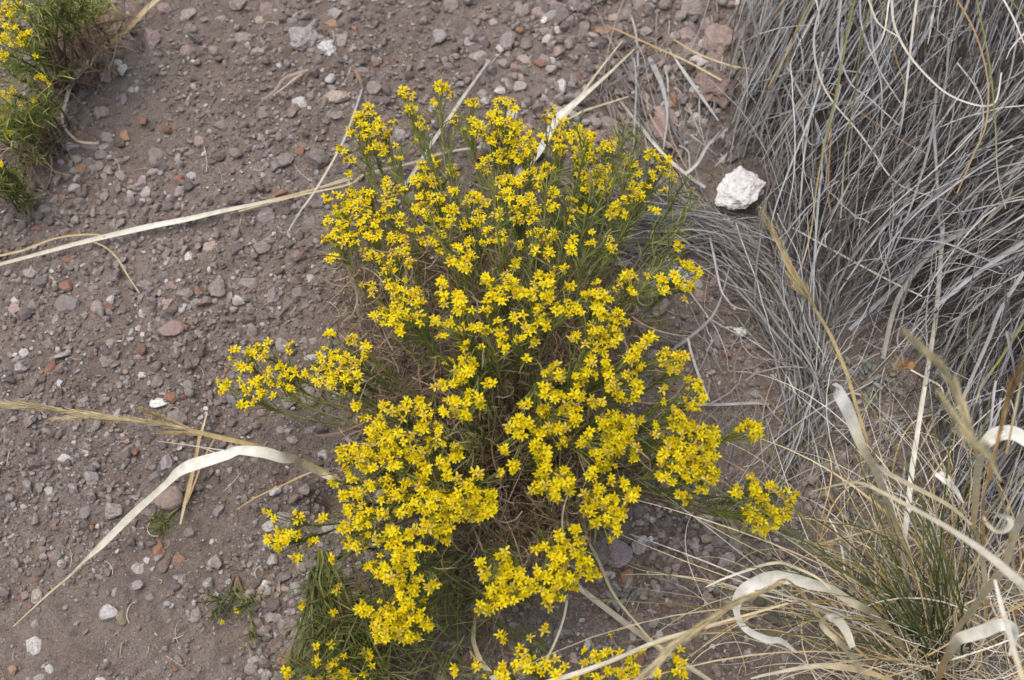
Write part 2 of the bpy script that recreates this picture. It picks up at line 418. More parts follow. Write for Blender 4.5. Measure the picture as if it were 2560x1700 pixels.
SPECIAL = [  # crop x y w h colour label kind-of-shape
 ('C', 1580, 1312, 156, 120, 'W', 'large white pitted rock resting on grey dead grass', 'pit'),
 ('B', 330, 280, 108, 88, 'p', 'broad pale grey pitted stone half buried in gravel', 'pit'),
 ('B', 485, 355, 62, 56, 'w', 'white hollowed stone next to the broad pale pitted stone', 'pit'),
 ('C', 1440, 330, 126, 146, 'k', 'large lumpy pinkish grey rock at the edge of grey grass', 'pit'),
 ('C', 1390, 620, 122, 112, 'b', 'large rough brown rock below the lumpy pinkish rock', 'pit'),
 ('C', 1020, 860, 104, 108, 'k', 'flat pinkish slab lying among grey twigs', 'flat'),
 ('C', 1600, 35, 62, 50, 'w', 'white rounded rock at the rim of grey dead grass', 'pit'),
 ('E', 1095, 1205, 52, 40, 'W', 'bright white angular pebble on bare soil beside rust chips', 'flat'),
 ('I', 1165, 320, 86, 70, 'k', 'smooth reddish pink rounded stone touching the curled leaf', 'round'),
 ('I', 755, 1110, 56, 46, 'w', 'round creamy white stone beside an olive stone', 'round'),
 ('E', 1185, 700, 72, 54, 'k', 'flat pinkish stone with a sharp edge on bare soil', 'flat'),
 ('O', 730, 700, 84, 82, 'l', 'faceted lilac pink stone at the foot of the yellow shrub', 'flat'),
 ('O', 800, 880, 46, 66, 'o', 'tan rounded stone next to thin green grass blades', 'round'),
 ('G', 1570, 715, 42, 36, 'W', 'small cream white stone alone on brown soil beside grey grass', 'pit'),
]
VARIANTS = []
for k in range(18):
    V, T = rock_shape(4, 100 + k, planes=random.choice([8, 10, 13]), rough=0.03, lumps=0.07, grain=0.022)
    VARIANTS.append(new_mesh('stone', V, T, None, False)); VARIANTS[-1].materials.append(M_stone)
taken = []     # (px, py, r) of placed stones, so that pebbles keep off them
def add_stone(px, py, hw, hh, code, label, group, mesh, flat=0.62, bury=0.3, name='stone'):
    p = G(px, py)
    d = np.linalg.norm(p - CAM)
    rx = hw * KPX * d; ry = hh * KPX * d
    rz = min(rx, ry) * flat * random.uniform(0.85, 1.15)
    ry = ry / 0.93
    o = obj(name, mesh)
    o.location = (p[0], p[1], p[2] + rz * (1 - 2 * bury) * 0.8)
    o.scale = (rx * 1.2, ry * 1.2, rz * 1.15)
    o.rotation_euler = (random.uniform(-.15, .15), random.uniform(-.15, .15), random.choice([0, math.pi]) + random.uniform(-.3, .3))
    c = S(*COLS[code]) * random.uniform(0.92, 1.22) * np.array([random.uniform(.97, 1.03) for _ in range(3)])
    o.color = (*np.clip(c, 0, .86), 1)
    tag(o, label, 'stone', group)
    taken.append((px, py, max(hw, hh)))
    return o
for i, (c, x, y, w, h, code, label, kind) in enumerate(SPECIAL):
    px, py = cz(c, x, y)
    if kind == 'pit':
        V, T = rock_shape(5, 500 + i, planes=4, rough=0.05, pits=0.17, lumps=0.24, grain=0.02)
    elif kind == 'flat':
        V, T = rock_shape(5, 500 + i, planes=7, rough=0.03, grain=0.008)
    else:
        V, T = rock_shape(4, 500 + i, planes=2, rough=0.025)
    me = new_mesh('stone', V, T, None, kind == 'round'); me.materials.append(M_chalk if code == 'W' else M_stone)
    o = add_stone(px, py, w / SC * (.88 if kind == 'pit' else 1), h / SC * (.88 if kind == 'pit' else 1), code, label, None, me, flat=0.5 if kind == 'flat' else 0.75, bury=0.22)
    if i == 0:
        q = W(px, py, o.location.z + 0.016); o.location = q
LAND = [(*cz('C', 1555, 1310), 'the large white pitted rock'), (*cz('B', 330, 280), 'the broad pale pitted stone'), (*cz('C', 1440, 330), 'the large lumpy pinkish rock'),
        (*cz('C', 1020, 860), 'the flat pinkish slab'), (*cz('E', 1095, 1205), 'the bright white angular pebble'), (*cz('I', 1165, 320), 'the smooth reddish rounded stone'),
        (*cz('I', 755, 1110), 'the round creamy white stone'), (*cz('O', 730, 700), 'the faceted lilac stone'), (*cz('G', 1570, 715), 'the lone cream stone beside grey grass'),
        (*cz('B', 420, 1290), 'the thin straight grey twig'), (*cz('A', 360, 930), 'the smaller green bush'), (*cz('A', 700, 330), 'the bent old straw'),
        (*cz('I', 1640, 900), 'the tiny green seedling'), (*cz('N', 430, 900), 'the low green leafy spray'), (*cz('H', 935, 955), 'the dried tan flower'),
        (*cz('C', 760, 278), 'the tip of the forked white straw'), (*cz('E', 1185, 700), 'the flat pinkish sharp-edged stone'), (*cz('E', 300, 170), 'the long pale flattened straw'),
        (*cz('G', 1250, 300), 'the outermost yellow flowers')]
ORD = ['nearest', 'second nearest', 'third nearest', 'fourth nearest', 'fifth nearest', 'sixth nearest', 'seventh nearest', 'eighth nearest', 'ninth nearest', 'tenth nearest']
pend = {}
LANDXY = [G(q[0], q[1])[:2] for q in LAND]
n_st = 0
for c, txt in STONES.items():
    t = txt.split()
    for i in range(0, len(t), 5):
        x, y, w, h = (float(v) for v in t[i:i + 4]); code = t[i + 4]
        px, py = cz(c, x, y)
        m = max(w, h) / SC
        size = 'small' if m < 12 else ('medium' if m < 20 else 'large')
        o = add_stone(px, py, w / SC, h / SC, code, 'stone', 'loose stones on the soil', random.choice(VARIANTS))
        d = [float(np.linalg.norm(q - np.array(o.location)[:2])) for q in LANDXY]; j = int(np.argmin(d))
        pend.setdefault((size, code, j), []).append((d[j], o))
        n_st += 1

for (size, code, j), lst in pend.items():
    lst.sort(key=lambda q: q[0])
    for k, (d, o) in enumerate(lst):
        o['label'] = '%s %s stone %s %s' % (size, CNAME[code], 'close to' if len(lst) == 1 else ORD[min(k, 9)] + ' to', LAND[j][2])

# gravel: too many to pick apart
GBASE = [rock_shape(2, 300 + k, planes=9, rough=0.03, grain=.03) for k in range(12)]
MBASE = [rock_shape(1, 360 + k, planes=3, rough=0.05, grain=.08) for k in range(10)]
def octa(seed):
    r = np.random.default_rng(seed)
    V = np.array([[1, 0, 0], [-1, 0, 0], [0, 1, 0], [0, -1, 0], [0, 0, 1], [0, 0, -1.]]) * r.uniform(.75, 1.2, (6, 1)) + r.normal(0, .12, (6, 3))
    return V, np.array([[0, 2, 4], [2, 1, 4], [1, 3, 4], [3, 0, 4], [2, 0, 5], [1, 2, 5], [3, 1, 5], [0, 3, 5]])
SBASE = [octa(k) for k in range(8)]
PAL = [((140, 129, 122), 9), ((124, 113, 107), 7), ((156, 146, 139), 7), ((108, 96, 89), 4), ((180, 172, 166), 2.8), ((206, 203, 198), 1.1),
       ((152, 132, 121), 2.4), ((150, 104, 82), 0.7), ((102, 96, 94), 2), ((162, 148, 136), 1.6)]
palc = np.array([S(*p[0]) for p in PAL]); palw = np.array([p[1] for p in PAL]); palw /= palw.sum()
tk = np.array(taken)
def scatter(n, rmin, rmax, power, bases, seed, dens_seed, dens_lo, dens_hi, box=(-260, -200, 2820, 1960)):
    r = np.random.default_rng(seed)
    px = r.uniform(box[0], box[2], n * 3); py = r.uniform(box[1], box[3], n * 3)
    p = W(px, py, 0)
    dn = fbm(p[:, 0] * 11, p[:, 1] * 11, dens_seed, 3) * 3.0 + 0.5
    dn = dn + 0.22 * ss(900, 100, py) - 0.28 * ss(1150, 1600, py) * ss(900, 500, px)   # gravel thins out towards the lower left
    keep = r.uniform(0, 1, len(px)) < np.clip(dens_lo + (dens_hi - dens_lo) * dn, 0.03, 1)
    px, py = px[keep][:n], py[keep][:n]
    p = G(px, py)
    m = len(px)
    rad = rmin + (rmax - rmin) * r.uniform(0, 1, m) ** power
    if rmin > 0.0007:
        for q in range(0, m, 2000):
            dd = np.hypot(px[q:q + 2000, None] - tk[None, :, 0], py[q:q + 2000, None] - tk[None, :, 1]) - tk[None, :, 2] * 0.75
            bad = dd.min(1) < 0
            rad[q:q + 2000][bad] *= 0.35
    ang = r.uniform(0, 2 * math.pi, m); ax = rad * r.uniform(0.8, 1.3, m); ay = rad * r.uniform(0.7, 1.1, m); az = rad * r.uniform(0.55, 0.85, m)
    mats = np.zeros((m, 4, 4)); cs, sn = np.cos(ang), np.sin(ang)
    tx, ty = r.normal(0, .25, m), r.normal(0, .25, m)
    mats[:, 0, 0] = cs * ax; mats[:, 0, 1] = -sn * ay; mats[:, 1, 0] = sn * ax; mats[:, 1, 1] = cs * ay
    mats[:, 2, 2] = az; mats[:, 2, 0] = tx * ax; mats[:, 2, 1] = ty * ay
    mats[:, :3, 3] = p; mats[:, 2, 3] += az * r.uniform(0.25, 0.8, m); mats[:, 3, 3] = 1
    tint = palc[r.choice(len(palc), m, p=palw)] * r.uniform(0.85, 1.15, m)[:, None]
    k = r.integers(0, len(bases), m)
    parts = []
    for j, (V, T) in enumerate(bases):
        s = k == j
        parts.append(instances((V, T, np.ones((len(V), 3))), mats[s], tint[s]))
    return join(parts)
Ga = scatter(4600, 0.0024, 0.0068, 2.6, GBASE, 31, 41, 0.15, 1.0)
Gb = scatter(25000, 0.0012, 0.0028, 1.5, MBASE, 35, 41, 0.25, 1.0)
Gc = [scatter(700, 0.0022, 0.0082, 1.5, GBASE, 36, 45, .4, 1., (1180, -60, 1900, 400)), scatter(130, 0.0022, 0.006, 1.5, GBASE, 37, 45, .4, 1., (1580, 1230, 2000, 1480)),
      scatter(110, 0.0022, 0.006, 1.5, GBASE, 38, 45, .4, 1., (620, 1430, 800, 1700)), scatter(160, 0.002, 0.006, 1.8, GBASE, 39, 45, .4, 1., (0, 380, 460, 560)),
      scatter(190, 0.002, 0.0065, 1.8, GBASE, 40, 45, .4, 1., (420, -40, 1180, 160)), scatter(120, 0.002, 0.005, 1.6, GBASE, 42, 45, .4, 1., (380, 600, 640, 860))]
Gc = [(v, t, c * 1.18) for v, t, c in Gc]     # the coarse rubble is paler rock
V, T, cc = join([Ga, Gb] + Gc)
tag(obj('gravel', new_mesh('gravel', V, T, cc, False), M_gravel), 'loose gravel of grey, brown and white chips strewn over the soil', 'gravel', kind='stuff')
V, T, cc = scatter(42000, 0.0007, 0.0014, 1.3, SBASE, 33, 47, 0.35, 1.0)
tag(obj('fine_gravel', new_mesh('fine_gravel', V, T, cc, False), M_gravel), 'fine angular chips filling the gaps between the larger gravel', 'fine gravel', kind='stuff')
V, T, cc = scatter(70000, 0.0004, 0.0009, 1.5, SBASE, 32, 43, 0.5, 0.9)
tag(obj('soil_grains', new_mesh('soil_grains', V, T, cc, False), M_gravel), 'fine soil crumbs and grit scattered between the pebbles', 'grit', kind='stuff')

# ------------------------------------------------------------------ dead grass tussock
CTRL = [(1950, 100, -.5, 1), (2100, 300, -.55, 1), (2300, 150, -.25, 1), (2500, 100, -.4, 1), (2200, 450, -.7, 1), (2450, 380, -1, .9), (2400, 550, -1, .85),
        (2540, 480, -1, .7), (1950, 420, -.35, 1), (2050, 600, -.2, 1), (1700, 560, 1, .12), (1800, 570, 1, .42), (1880, 660, .8, .8), (1900, 760, .5, 1),
        (1960, 860, .7, .9), (2020, 1000, -.25, 1), (1990, 1100, -.6, 1), (2500, 800, -.5, 1), (2400, 1000, -.45, 1), (2540, 1000, -.35, 1), (2300, 720, -1, .75),
        (2160, 720, -.8, .9), (2480, 680, -1, .75), (1900, 250, -.55, 1), (2030, 720, .15, 1), (1560, 560, 1, .05), (1700, 330, .5, 1), (1800, 250, -.3, 1),
        (2150, 1000, -.5, 1), (2100, 480, -.3, 1), (2700, 500, -1, .7), (2700, 1000, -.4, 1), (2600, -100, -.4, 1), (2100, -100, -.5, 1)]
CT = np.array(CTRL)
CA = np.arctan2(CT[:, 3], CT[:, 2])
def field(px, py):
    d2 = (px[:, None] - CT[None, :, 0]) ** 2 + (py[:, None] - CT[None, :, 1]) ** 2 + 400
    w = d2 ** -1.6
    a = np.arctan2((w * np.sin(2 * CA)).sum(1), (w * np.cos(2 * CA)).sum(1)) / 2
    return np.where(np.sin(a) < 0, a + math.pi, a)
def in_poly(px, py, poly):
    inside = np.zeros(len(px), bool); n = len(poly)
    for i in range(n):
        x1, y1 = poly[i]; x2, y2 = poly[(i + 1) % n]
        if y1 == y2: continue
        cnd = (y1 > py) != (y2 > py)
        inside ^= cnd & (px < (x2 - x1) * (py - y1) / (y2 - y1) + x1)
    return inside
def strands(poly, n, lmin, lmax, sig, thick, seed, wmin, wmax, cols_, npt=10, curl=0.5):
    r = np.random.default_rng(seed)
    xs = [p[0] for p in poly]; ys = [p[1] for p in poly]
    px = r.uniform(min(xs), max(xs), n * 6); py = r.uniform(min(ys), max(ys), n * 6)
    k = in_poly(px, py, poly); px, py = px[k][:n], py[k][:n]
    n = len(px)
    L = r.uniform(lmin, lmax, n)
    a0 = field(px, py) + r.normal(0, sig, n) + np.where(r.uniform(0, 1, n) < 0.25, r.normal(0, 0.8, n), 0)
    cv = r.normal(0, curl, n); cv2 = r.normal(0, curl, n)
    X = np.zeros((n, npt)); Yy = np.zeros((n, npt)); X[:, 0] = px; Yy[:, 0] = py
    X[:, 0] -= np.cos(a0) * L / 2; Yy[:, 0] -= np.sin(a0) * L / 2
    for i in range(1, npt):
        t = i / (npt - 1) - 0.5
        f = field(X[:, i - 1], Yy[:, i - 1])
        da = np.angle(np.exp(2j * (f - a0))) / 2
        a = a0 + 0.55 * da * (t + 0.5) + cv * t + cv2 * (t * t - .08) * 2
        X[:, i] = X[:, i - 1] + np.cos(a) * L / (npt - 1); Yy[:, i] = Yy[:, i - 1] + np.sin(a) * L / (npt - 1)
    clear = (((X - 1846) / 72) ** 2 + ((Yy - 478) / 54) ** 2).min(1) > 1      # nothing lies over the white rock
    X, Yy = X[clear], Yy[clear]; n = len(X)
    u = r.uniform(0, 1, n)
    off0 = u * thick; tilt = r.normal(0, 0.25, n) * thick
    tt = np.linspace(-.5, .5, npt)[None]
    off = np.maximum(0.0012, off0[:, None] + tilt[:, None] * tt + (0.25 - tt ** 2) * r.uniform(0, .3, n)[:, None] * thick)
    P = np.stack([G(X[:, i], Yy[:, i], off[:, i]) for i in range(npt)], 1)
    # dress each strand on a smoothed ground so that it does not jitter
    Pz = P[:, :, 2].copy()
    for _ in range(2):
        Pz[:, 1:-1] = (Pz[:, :-2] + Pz[:, 1:-1] * 2 + Pz[:, 2:]) / 4
    P[:, :, 2] = np.maximum(Pz, P[:, :, 2] - 0.002)
    w0 = wmin + (wmax - wmin) * r.uniform(0, 1, n) ** 3
    tp = np.linspace(0, 1, npt)[None]
    w = w0[:, None] * (1 - 0.75 * tp ** 3)
    pal = np.array([S(*c) for c in cols_])
    col = pal[r.integers(0, len(pal), n)] * r.uniform(0.8, 1.15, n)[:, None]
    N = norm(r.normal(0, .45, (n, 3)) + np.array([0, -.2, 1]))
    return P, w, N, col, off0
GREY = [(154, 153, 150), (132, 131, 128), (188, 186, 180), (146, 139, 129), (102, 98, 94), (166, 165, 162), (142, 142, 140), (82, 78, 74)]
BROWNG = GREY + [(150, 134, 116), (128, 112, 98), (160, 146, 128)]
POLY_A = [(1885, -160), (2860, -160), (2860, 1300), (2400, 1300), (2360, 900), (2230, 720), (1990, 690), (1900, 560), (1840, 420), (1850, 260), (1900, 130)]
POLY_TL = [(1880, -120), (2150, -120), (2060, 200), (1960, 420), (1850, 430), (1880, 200)]
POLY_B = [(1600, 500), (1700, 480), (1830, 530), (1960, 640), (2080, 760), (2060, 1000), (2010, 1130), (1940, 1130), (1980, 960), (1900, 800), (1800, 650), (1700, 600)]
POLY_C = [(1480, 80), (1900, 60), (1850, 450), (1640, 520), (1560, 380)]
POLY_E = [(1960, 650), (2360, 700), (2420, 1250), (1900, 1250), (1990, 1000)]
POLY_D = [(1560, 640), (2000, 600), (2100, 1150), (1900, 1350), (1600, 1250)]
POLY_S = [(1420, 540), (1720, 500), (1760, 600), (1420, 610)]
tuss = empty('grass_tussock', tuple(W(2560, 150, 0.05)))
tag(tuss, 'big sprawling tussock of grey dead grass with matted weathered blades', 'dead grass')
DARKG = [(58, 52, 48), (70, 64, 60), (84, 79, 76), (64, 56, 50), (104, 99, 97)]  # decayed lower strands, coloured darker still to stand in for shade in the gaps
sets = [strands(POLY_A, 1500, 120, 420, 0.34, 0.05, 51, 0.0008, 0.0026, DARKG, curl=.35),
        strands(POLY_A, 1350, 110, 480, 0.36, 0.10, 58, 0.0006, 0.0026, GREY, curl=.32),
        strands(POLY_A, 850, 50, 260, 0.85, 0.10, 59, 0.0004, 0.0014, GREY, curl=1.2),
        strands(POLY_TL, 200, 200, 480, 0.16, 0.08, 52, 0.0010, 0.0034, BROWNG, curl=.3),
        strands(POLY_B, 290, 180, 520, 0.28, 0.028, 53, 0.0006, 0.0022, GREY, curl=.45),
        strands(POLY_S, 90, 220, 420, 0.10, 0.03, 57, 0.0007, 0.0022, GREY),
        strands(POLY_C, 130, 120, 360, 0.55, 0.010, 54, 0.0006, 0.0024, BROWNG),
        strands(POLY_E, 210, 80, 380, 0.6, 0.02, 55, 0.0005, 0.0022, BROWNG, curl=.8),
        strands(POLY_D, 130, 100, 380, 0.8, 0.012, 56, 0.0004, 0.0016, BROWNG, curl=.9)]
allP = np.concatenate([s[0] for s in sets]); allw = np.concatenate([s[1] for s in sets]); allN = np.concatenate([s[2] for s in sets])
allc = np.concatenate([s[3] for s in sets]); allo = np.concatenate([s[4] for s in sets])
vis = (allP[:, 5, 0] < 0.46)
score = allw[:, 2] * 18 + allo - (~vis) * 10
order = np.argsort(-score)
top, rest = order[:270], order[270:]
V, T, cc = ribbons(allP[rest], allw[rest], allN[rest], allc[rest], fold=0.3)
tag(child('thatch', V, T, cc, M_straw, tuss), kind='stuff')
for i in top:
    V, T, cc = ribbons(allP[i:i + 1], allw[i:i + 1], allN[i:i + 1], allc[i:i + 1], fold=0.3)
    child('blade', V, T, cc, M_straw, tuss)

# single drawn blades: pixel path in a crop, width at both ends (px), heights above ground, colours from root to tip
def path(c, pts, zs, n=26):
    q = np.array([cz(c, x, y) if len((c,)) else 0 for x, y in pts])
    if np.isscalar(zs): zs = [zs] * len(pts)
    zs = np.interp(np.linspace(0, 1, len(pts)), np.linspace(0, 1, len(zs)), zs)
    P = np.stack([G(q[i, 0], q[i, 1], zs[i]) for i in range(len(pts))])
    return catmull(P, n)
def blade_arrays(c, pts, zs, w, cols_, fold=0.25, ncol=3, n=26, twist=0.0, nz=None):
    P = path(c, pts, zs, n)
    d = np.linalg.norm(P - CAM, axis=1)
    wd = np.interp(np.linspace(0, 1, n), np.linspace(0, 1, len(w)), w) / SC * KPX * d
    cl = np.array([S(*q) for q in cols_])
    t = np.linspace(0, 1, n)
    col = np.stack([np.interp(t, np.linspace(0, 1, len(cl)), cl[:, k]) for k in range(3)], -1)
    base = norm(CAM - P.mean(0)) * 0.6 + np.array([0, 0, 0.6]) if nz is None else np.array(nz, float)
    N = np.tile(base, (n, 1))
    if twist:
        Tg = norm(np.gradient(P, axis=0)); sdv = norm(np.cross(Tg, N)); n2 = np.cross(sdv, Tg)
        a = (t - 0.4) * twist
        N = n2 * np.cos(a)[:, None] + sdv * np.sin(a)[:, None]
    return ribbons(P[None], wd[None], N[None], col[None], fold, ncol)

PALE = (206, 200, 180); CREAM = (196, 183, 148); TAN = (180, 154, 106); ORNG = (168, 130, 82); GRN = (122, 126, 66); DKG = (72, 84, 44); GRY = (168, 166, 164); WHT = (226, 222, 207)
FREE = [("850 0 870 180 970 380 1150 580 1300 680 1480 730 1570 690 1605 500", [22, 18, 16, 12], [PALE, WHT], [.11, .13, .12, .1]),
        ("1025 -20 990 250 950 600 920 850 880 1000", [22, 18, 12], [PALE, GRY], [.14, .12, .09]),
        ("1290 -20 1430 240 1510 550 1500 850 1420 1050 1300 1330", [16, 14, 12], [ORNG, TAN, TAN], [.14, .13, .1]),
        ("1430 -20 1520 420 1560 800 1580 1200 1635 1435", [15, 14, 8], [GRN, GRN, PALE], [.15, .13, .1]),
        ("310 -20 190 220 150 330 0 600", [17, 15, 10], [GRN, TAN, TAN], [.13, .11, .09]),
        ("640 -20 580 60 470 640 400 950 340 1250 300 1568", [18, 18, 12], [GRN, GRN, TAN], [.14, .12, .09]),
        ("720 -20 640 300 600 640 530 1050 500 1500", [13, 12, 8], [GRN, DKG, CREAM], [.13, .11, .08]),
        ("440 800 415 1250 430 1470", [14, 13, 10], [ORNG, ORNG, TAN], [.09, .08, .06]),
        ("375 -20 315 250 340 480 430 680 600 880 720 1040 900 1270 1270 1400 1350 1540", [18, 16, 14, 10], [GRY, PALE, GRY], [.12, .11, .08, .06]),
        ("505 -20 480 300 560 560 700 680 900 860", [16, 14, 10], [GRY, GRY], [.12, .1]),
        ("835 -20 790 250 680 410", [15, 14, 8], [WHT, PALE], [.15, .13]),
        ("690 0 760 160 890 250", [15, 14, 10], [PALE, WHT], [.14, .13]),
        ("765 -20 850 300 960 645", [10, 10, 6], [GRN, ORNG], [.13, .11]),
        ("1610 -20 1690 130 1770 320", [16, 16, 12], [WHT, PALE], [.15, .14]),
        ("1650 -20 1770 120", [14, 12], [GRN, GRN], [.15, .14]),
        ("708 -20 720 300 780 600 780 920", [16, 14, 10], [GRY, GRY], [.12, .09]),
        ("630 -20 650 200 760 470 930 740", [15, 14, 10], [GRY, GRY], [.12, .1]),
        ("0 515 350 600 560 730 750 850 940 980 1100 1060", [13, 13, 9], [TAN, ORNG, TAN], [.05, .07, .07]),
        ("1140 880 1160 1200 1180 1568", [26, 24, 22], [GRY, (150, 142, 130)], [.08, .06]),
        ("1300 430 1440 620 1480 800 1420 1050 1200 1400", [15, 14, 10], [GRY, (170, 156, 130)], [.1, .08]),
        ("1761 1350 1640 1380 1540 1470 1470 1568", [14, 13, 12], [(150, 142, 120)] * 2, [.1, .09]),
        ("80 520 170 700 230 860 290 990 350 960 320 830", [18, 16, 14], [GRY, GRY], [.06, .07])]
for pts, w, cl, zs in FREE:
    w = [q * .78 for q in w]; cl = [tuple(x * .93 for x in q) for q in cl]
    v = [float(q) for q in pts.split()]
    V, T, cc = blade_arrays('D', list(zip(v[::2], v[1::2])), zs, w, cl, n=30)
    child('blade', V, T, cc, M_straw, tuss)
FREE_H = [("1180 -40 1200 0 1160 550 1110 900 1050 1250 1000 1600", [30, 34, 36, 34], [GRY, (190, 182, 164), (190, 182, 164)], [.06, .05, .05, .08]),
          ("1420 -10 1150 150 930 420 850 620 790 900", [34, 30, 40, 34], [(160, 154, 142)] * 2, [.06, .05, .03]),
          ("1760 100 1400 340 1160 540", [34, 30, 26], [GRY, (190, 190, 194)], [.07, .06]),
          ("170 0 550 210 850 370 1060 470", [14, 16, 10], [PALE, PALE], [.04, .05]),
          ("1761 300 1600 560 1520 760 1380 1080 1310 1250", [30, 28, 24], [(176, 172, 170), GRY, (186, 180, 170)], [.08, .06, .05]),
          ("300 0 250 200 170 400", [12, 10, 6], [TAN, CREAM], [.1, .08]),
          ("1761 650 1600 900 1480 1060 1430 1200", [16, 15, 8], [GRN, (150, 140, 70), CREAM], [.1, .09]),
          ("1350 0 1100 180 880 400 560 700", [40, 36, 30], [(140, 138, 142), (150, 148, 150)], [.05, .03]),
          ("920 460 930 600 890 750 900 830", [14, 14, 10], [GRY, GRY], [.025, .02]),
          ("1050 610 960 790 860 960", [16, 16, 14], [(146, 142, 142)] * 2, [.03, .02])]
for pts, w, cl, zs in FREE_H:
    w = [q * .85 for q in w]; cl = [tuple(x * .95 for x in q) for q in cl]
    v = [float(q) for q in pts.split()]
    V, T, cc = blade_arrays('H', list(zip(v[::2], v[1::2])), zs, w, cl, n=26)
    child('blade', V, T, cc, M_straw, tuss)

# ------------------------------------------------------------------ loose straws and twigs on the soil
def straw(name, label, c, strips, cat, group=None, mat=None):
    parts = []
    for pts, w, cl, zs in strips:
        w = [q * .86 for q in w]
        v = [float(q) for q in pts.split()]
        parts.append(blade_arrays(c, list(zip(v[::2], v[1::2])), zs, w, cl, n=28, fold=0.18))
    V, T, cc = join(parts)
    o = obj(name, new_mesh(name, V, T, cc), mat or M_straw)
    return tag(o, label, cat, group)
L = .0105
straw('straw', 'long pale flattened straw lying across the soil into the shrub', 'E',
      [("-60 266 0 250 300 170 600 90 900 20 1060 -16 1300 -62 1500 -110 1761 -165 2060 -237 2420 -340", [24, 26, 34, 46, 42, 34, 24, 16], [CREAM, PALE, WHT, PALE, CREAM], L),
       ("1640 -115 2060 -225 2400 -300 2520 -375 2840 -450 3060 -520 3311 -560", [10, 14, 16, 18, 22, 14], [CREAM, CREAM, PALE], [.012, .02]),
       ("1700 -140 2100 -250 2400 -350", [10, 12, 8], [TAN, CREAM], [.011, .014])], 'straw')
straw('straw', 'thin tan straw curving beside the long pale flattened straw', 'E',
      [("-40 200 0 190 170 150 350 80 500 52 650 45 720 60", [18, 16, 14, 14], [CREAM, TAN], L)], 'straw')
straw('straw', 'fine curved straw trailing below the long pale flattened straw', 'E',
      [("640 95 720 130 790 190 840 260 880 330 960 450", [10, 12, 12, 8], [TAN, CREAM], L)], 'straw')
straw('twig', 'thin straight grey twig crossing the long pale straw', 'B',
      [("730 610 680 760 590 990 420 1290 300 1460 215 1600", [12, 15, 16, 12], [GRY, PALE, GRY], [.009, .012, .006])], 'twig')
straw('twig', 'short brown bract at the tip of a thin grey twig', 'B',
      [("680 478 700 520 720 570 733 612", [22, 24, 16, 8], [(150, 118, 76), (140, 116, 92)], L)], 'twig')
straw('straw', 'stiff grey straw poking out above the yellow flower tips', 'B',
      [("1605 415 1430 660 1330 810 1200 1000 1020 1290", [16, 26, 28, 26], [GRY, PALE, WHT], [.008, .012])], 'straw')
straw('straw', 'broad white straw splaying into a fork above the shrub', 'C',
      [("20 1230 180 1050 290 850 340 790 480 670 650 520 840 340", [60, 56, 60, 66, 40, 22, 10], [WHT, WHT, CREAM], [.03, .02, .01]),
       ("760 278 640 430 520 590 400 760 330 830", [10, 14, 16, 20], [CREAM, PALE], [.012, .02]),
       ("800 665 640 715 500 760 400 812 340 850", [10, 16, 18, 20], [CREAM, CREAM], [.009, .02])], 'straw')
straw('twig', 'straight grey twig running from gravel to the shrub', 'C',
      [("700 640 850 830 1030 1050 1200 1200 1330 1290", [18, 26, 26, 24], [(120, 116, 114), PALE, GRY], [.006, .010])], 'twig')
straw('straw', 'flat weathered straw tapering down over the pinkish slab', 'C',
      [("940 390 960 430 1020 560 1050 660 1068 780 1060 880 1040 1030", [16, 44, 34, 22, 16, 8], [(150, 142, 132), GRY, GRY], [.008, .012, .022])], 'straw')
straw('straw', 'split whitish straw slanting beside the large brown rock', 'C',
      [("1080 340 1200 520 1320 690 1420 830", [6, 26, 24, 10], [PALE, GRY, GRY], [.012, .016])], 'straw')
straw('straw', 'tan grass stem crossing the gravel towards the orange stone', 'C',
      [("690 190 800 240 1000 330 1200 420 1440 552", [10, 14, 15, 16], [TAN, TAN, CREAM], [.014, .018])], 'straw')
straw('straw', 'tan grass stem reaching over the lumpy rock into grey grass', 'C',
      [("1110 270 1280 370 1500 450 1640 475 1790 520", [12, 15, 16, 12], [TAN, CREAM, TAN], [.02, .045])], 'straw')
straw('twig', 'dark grey bent twig among the gravel', 'C',
      [("985 420 860 470 720 555 640 615 590 690", [14, 18, 16, 10], [(120, 118, 120), (100, 98, 98)], [.012, .007])], 'twig')
straw('twig', 'dark curved twig hooked across the soil beside the pinkish slab', 'C',
      [("1070 740 1090 830 1130 930 1180 1010 1240 1085", [14, 18, 18, 10], [(104, 102, 104)] * 2, [.012, .006])], 'twig')
straw('twig', 'pale forked twig end reaching out of grey grass', 'C',
      [("1190 1200 1270 1130 1340 1010 1390 960 1480 880", [22, 24, 26, 34], [PALE, GRY, (150, 148, 150)], [.012, .02]),
       ("1215 1210 1222 1130 1210 1040 1150 1000", [12, 10, 8], [GRY, GRY], [.01, .008])], 'twig')
straw('straw', 'pair of tan straws standing on soil beside the curled leaf', 'E',
      [("1425 1265 1390 1390 1370 1450 1350 1568 1300 1790 1270 1900 1240 2040", [10, 20, 26, 26, 34, 26, 14], [CREAM, TAN, CREAM], L),
       ("1490 1430 1440 1510 1390 1610 1340 1750 1280 1900", [8, 12, 14, 16], [TAN, TAN], L)], 'straw')
straw('straw', 'thin tan straw sticking out from under the curled leaf', 'N',
      [("400 130 300 172 200 220 0 312 -130 395", [12, 14, 13, 10], [CREAM, TAN, TAN], [.03, .012])], 'straw')
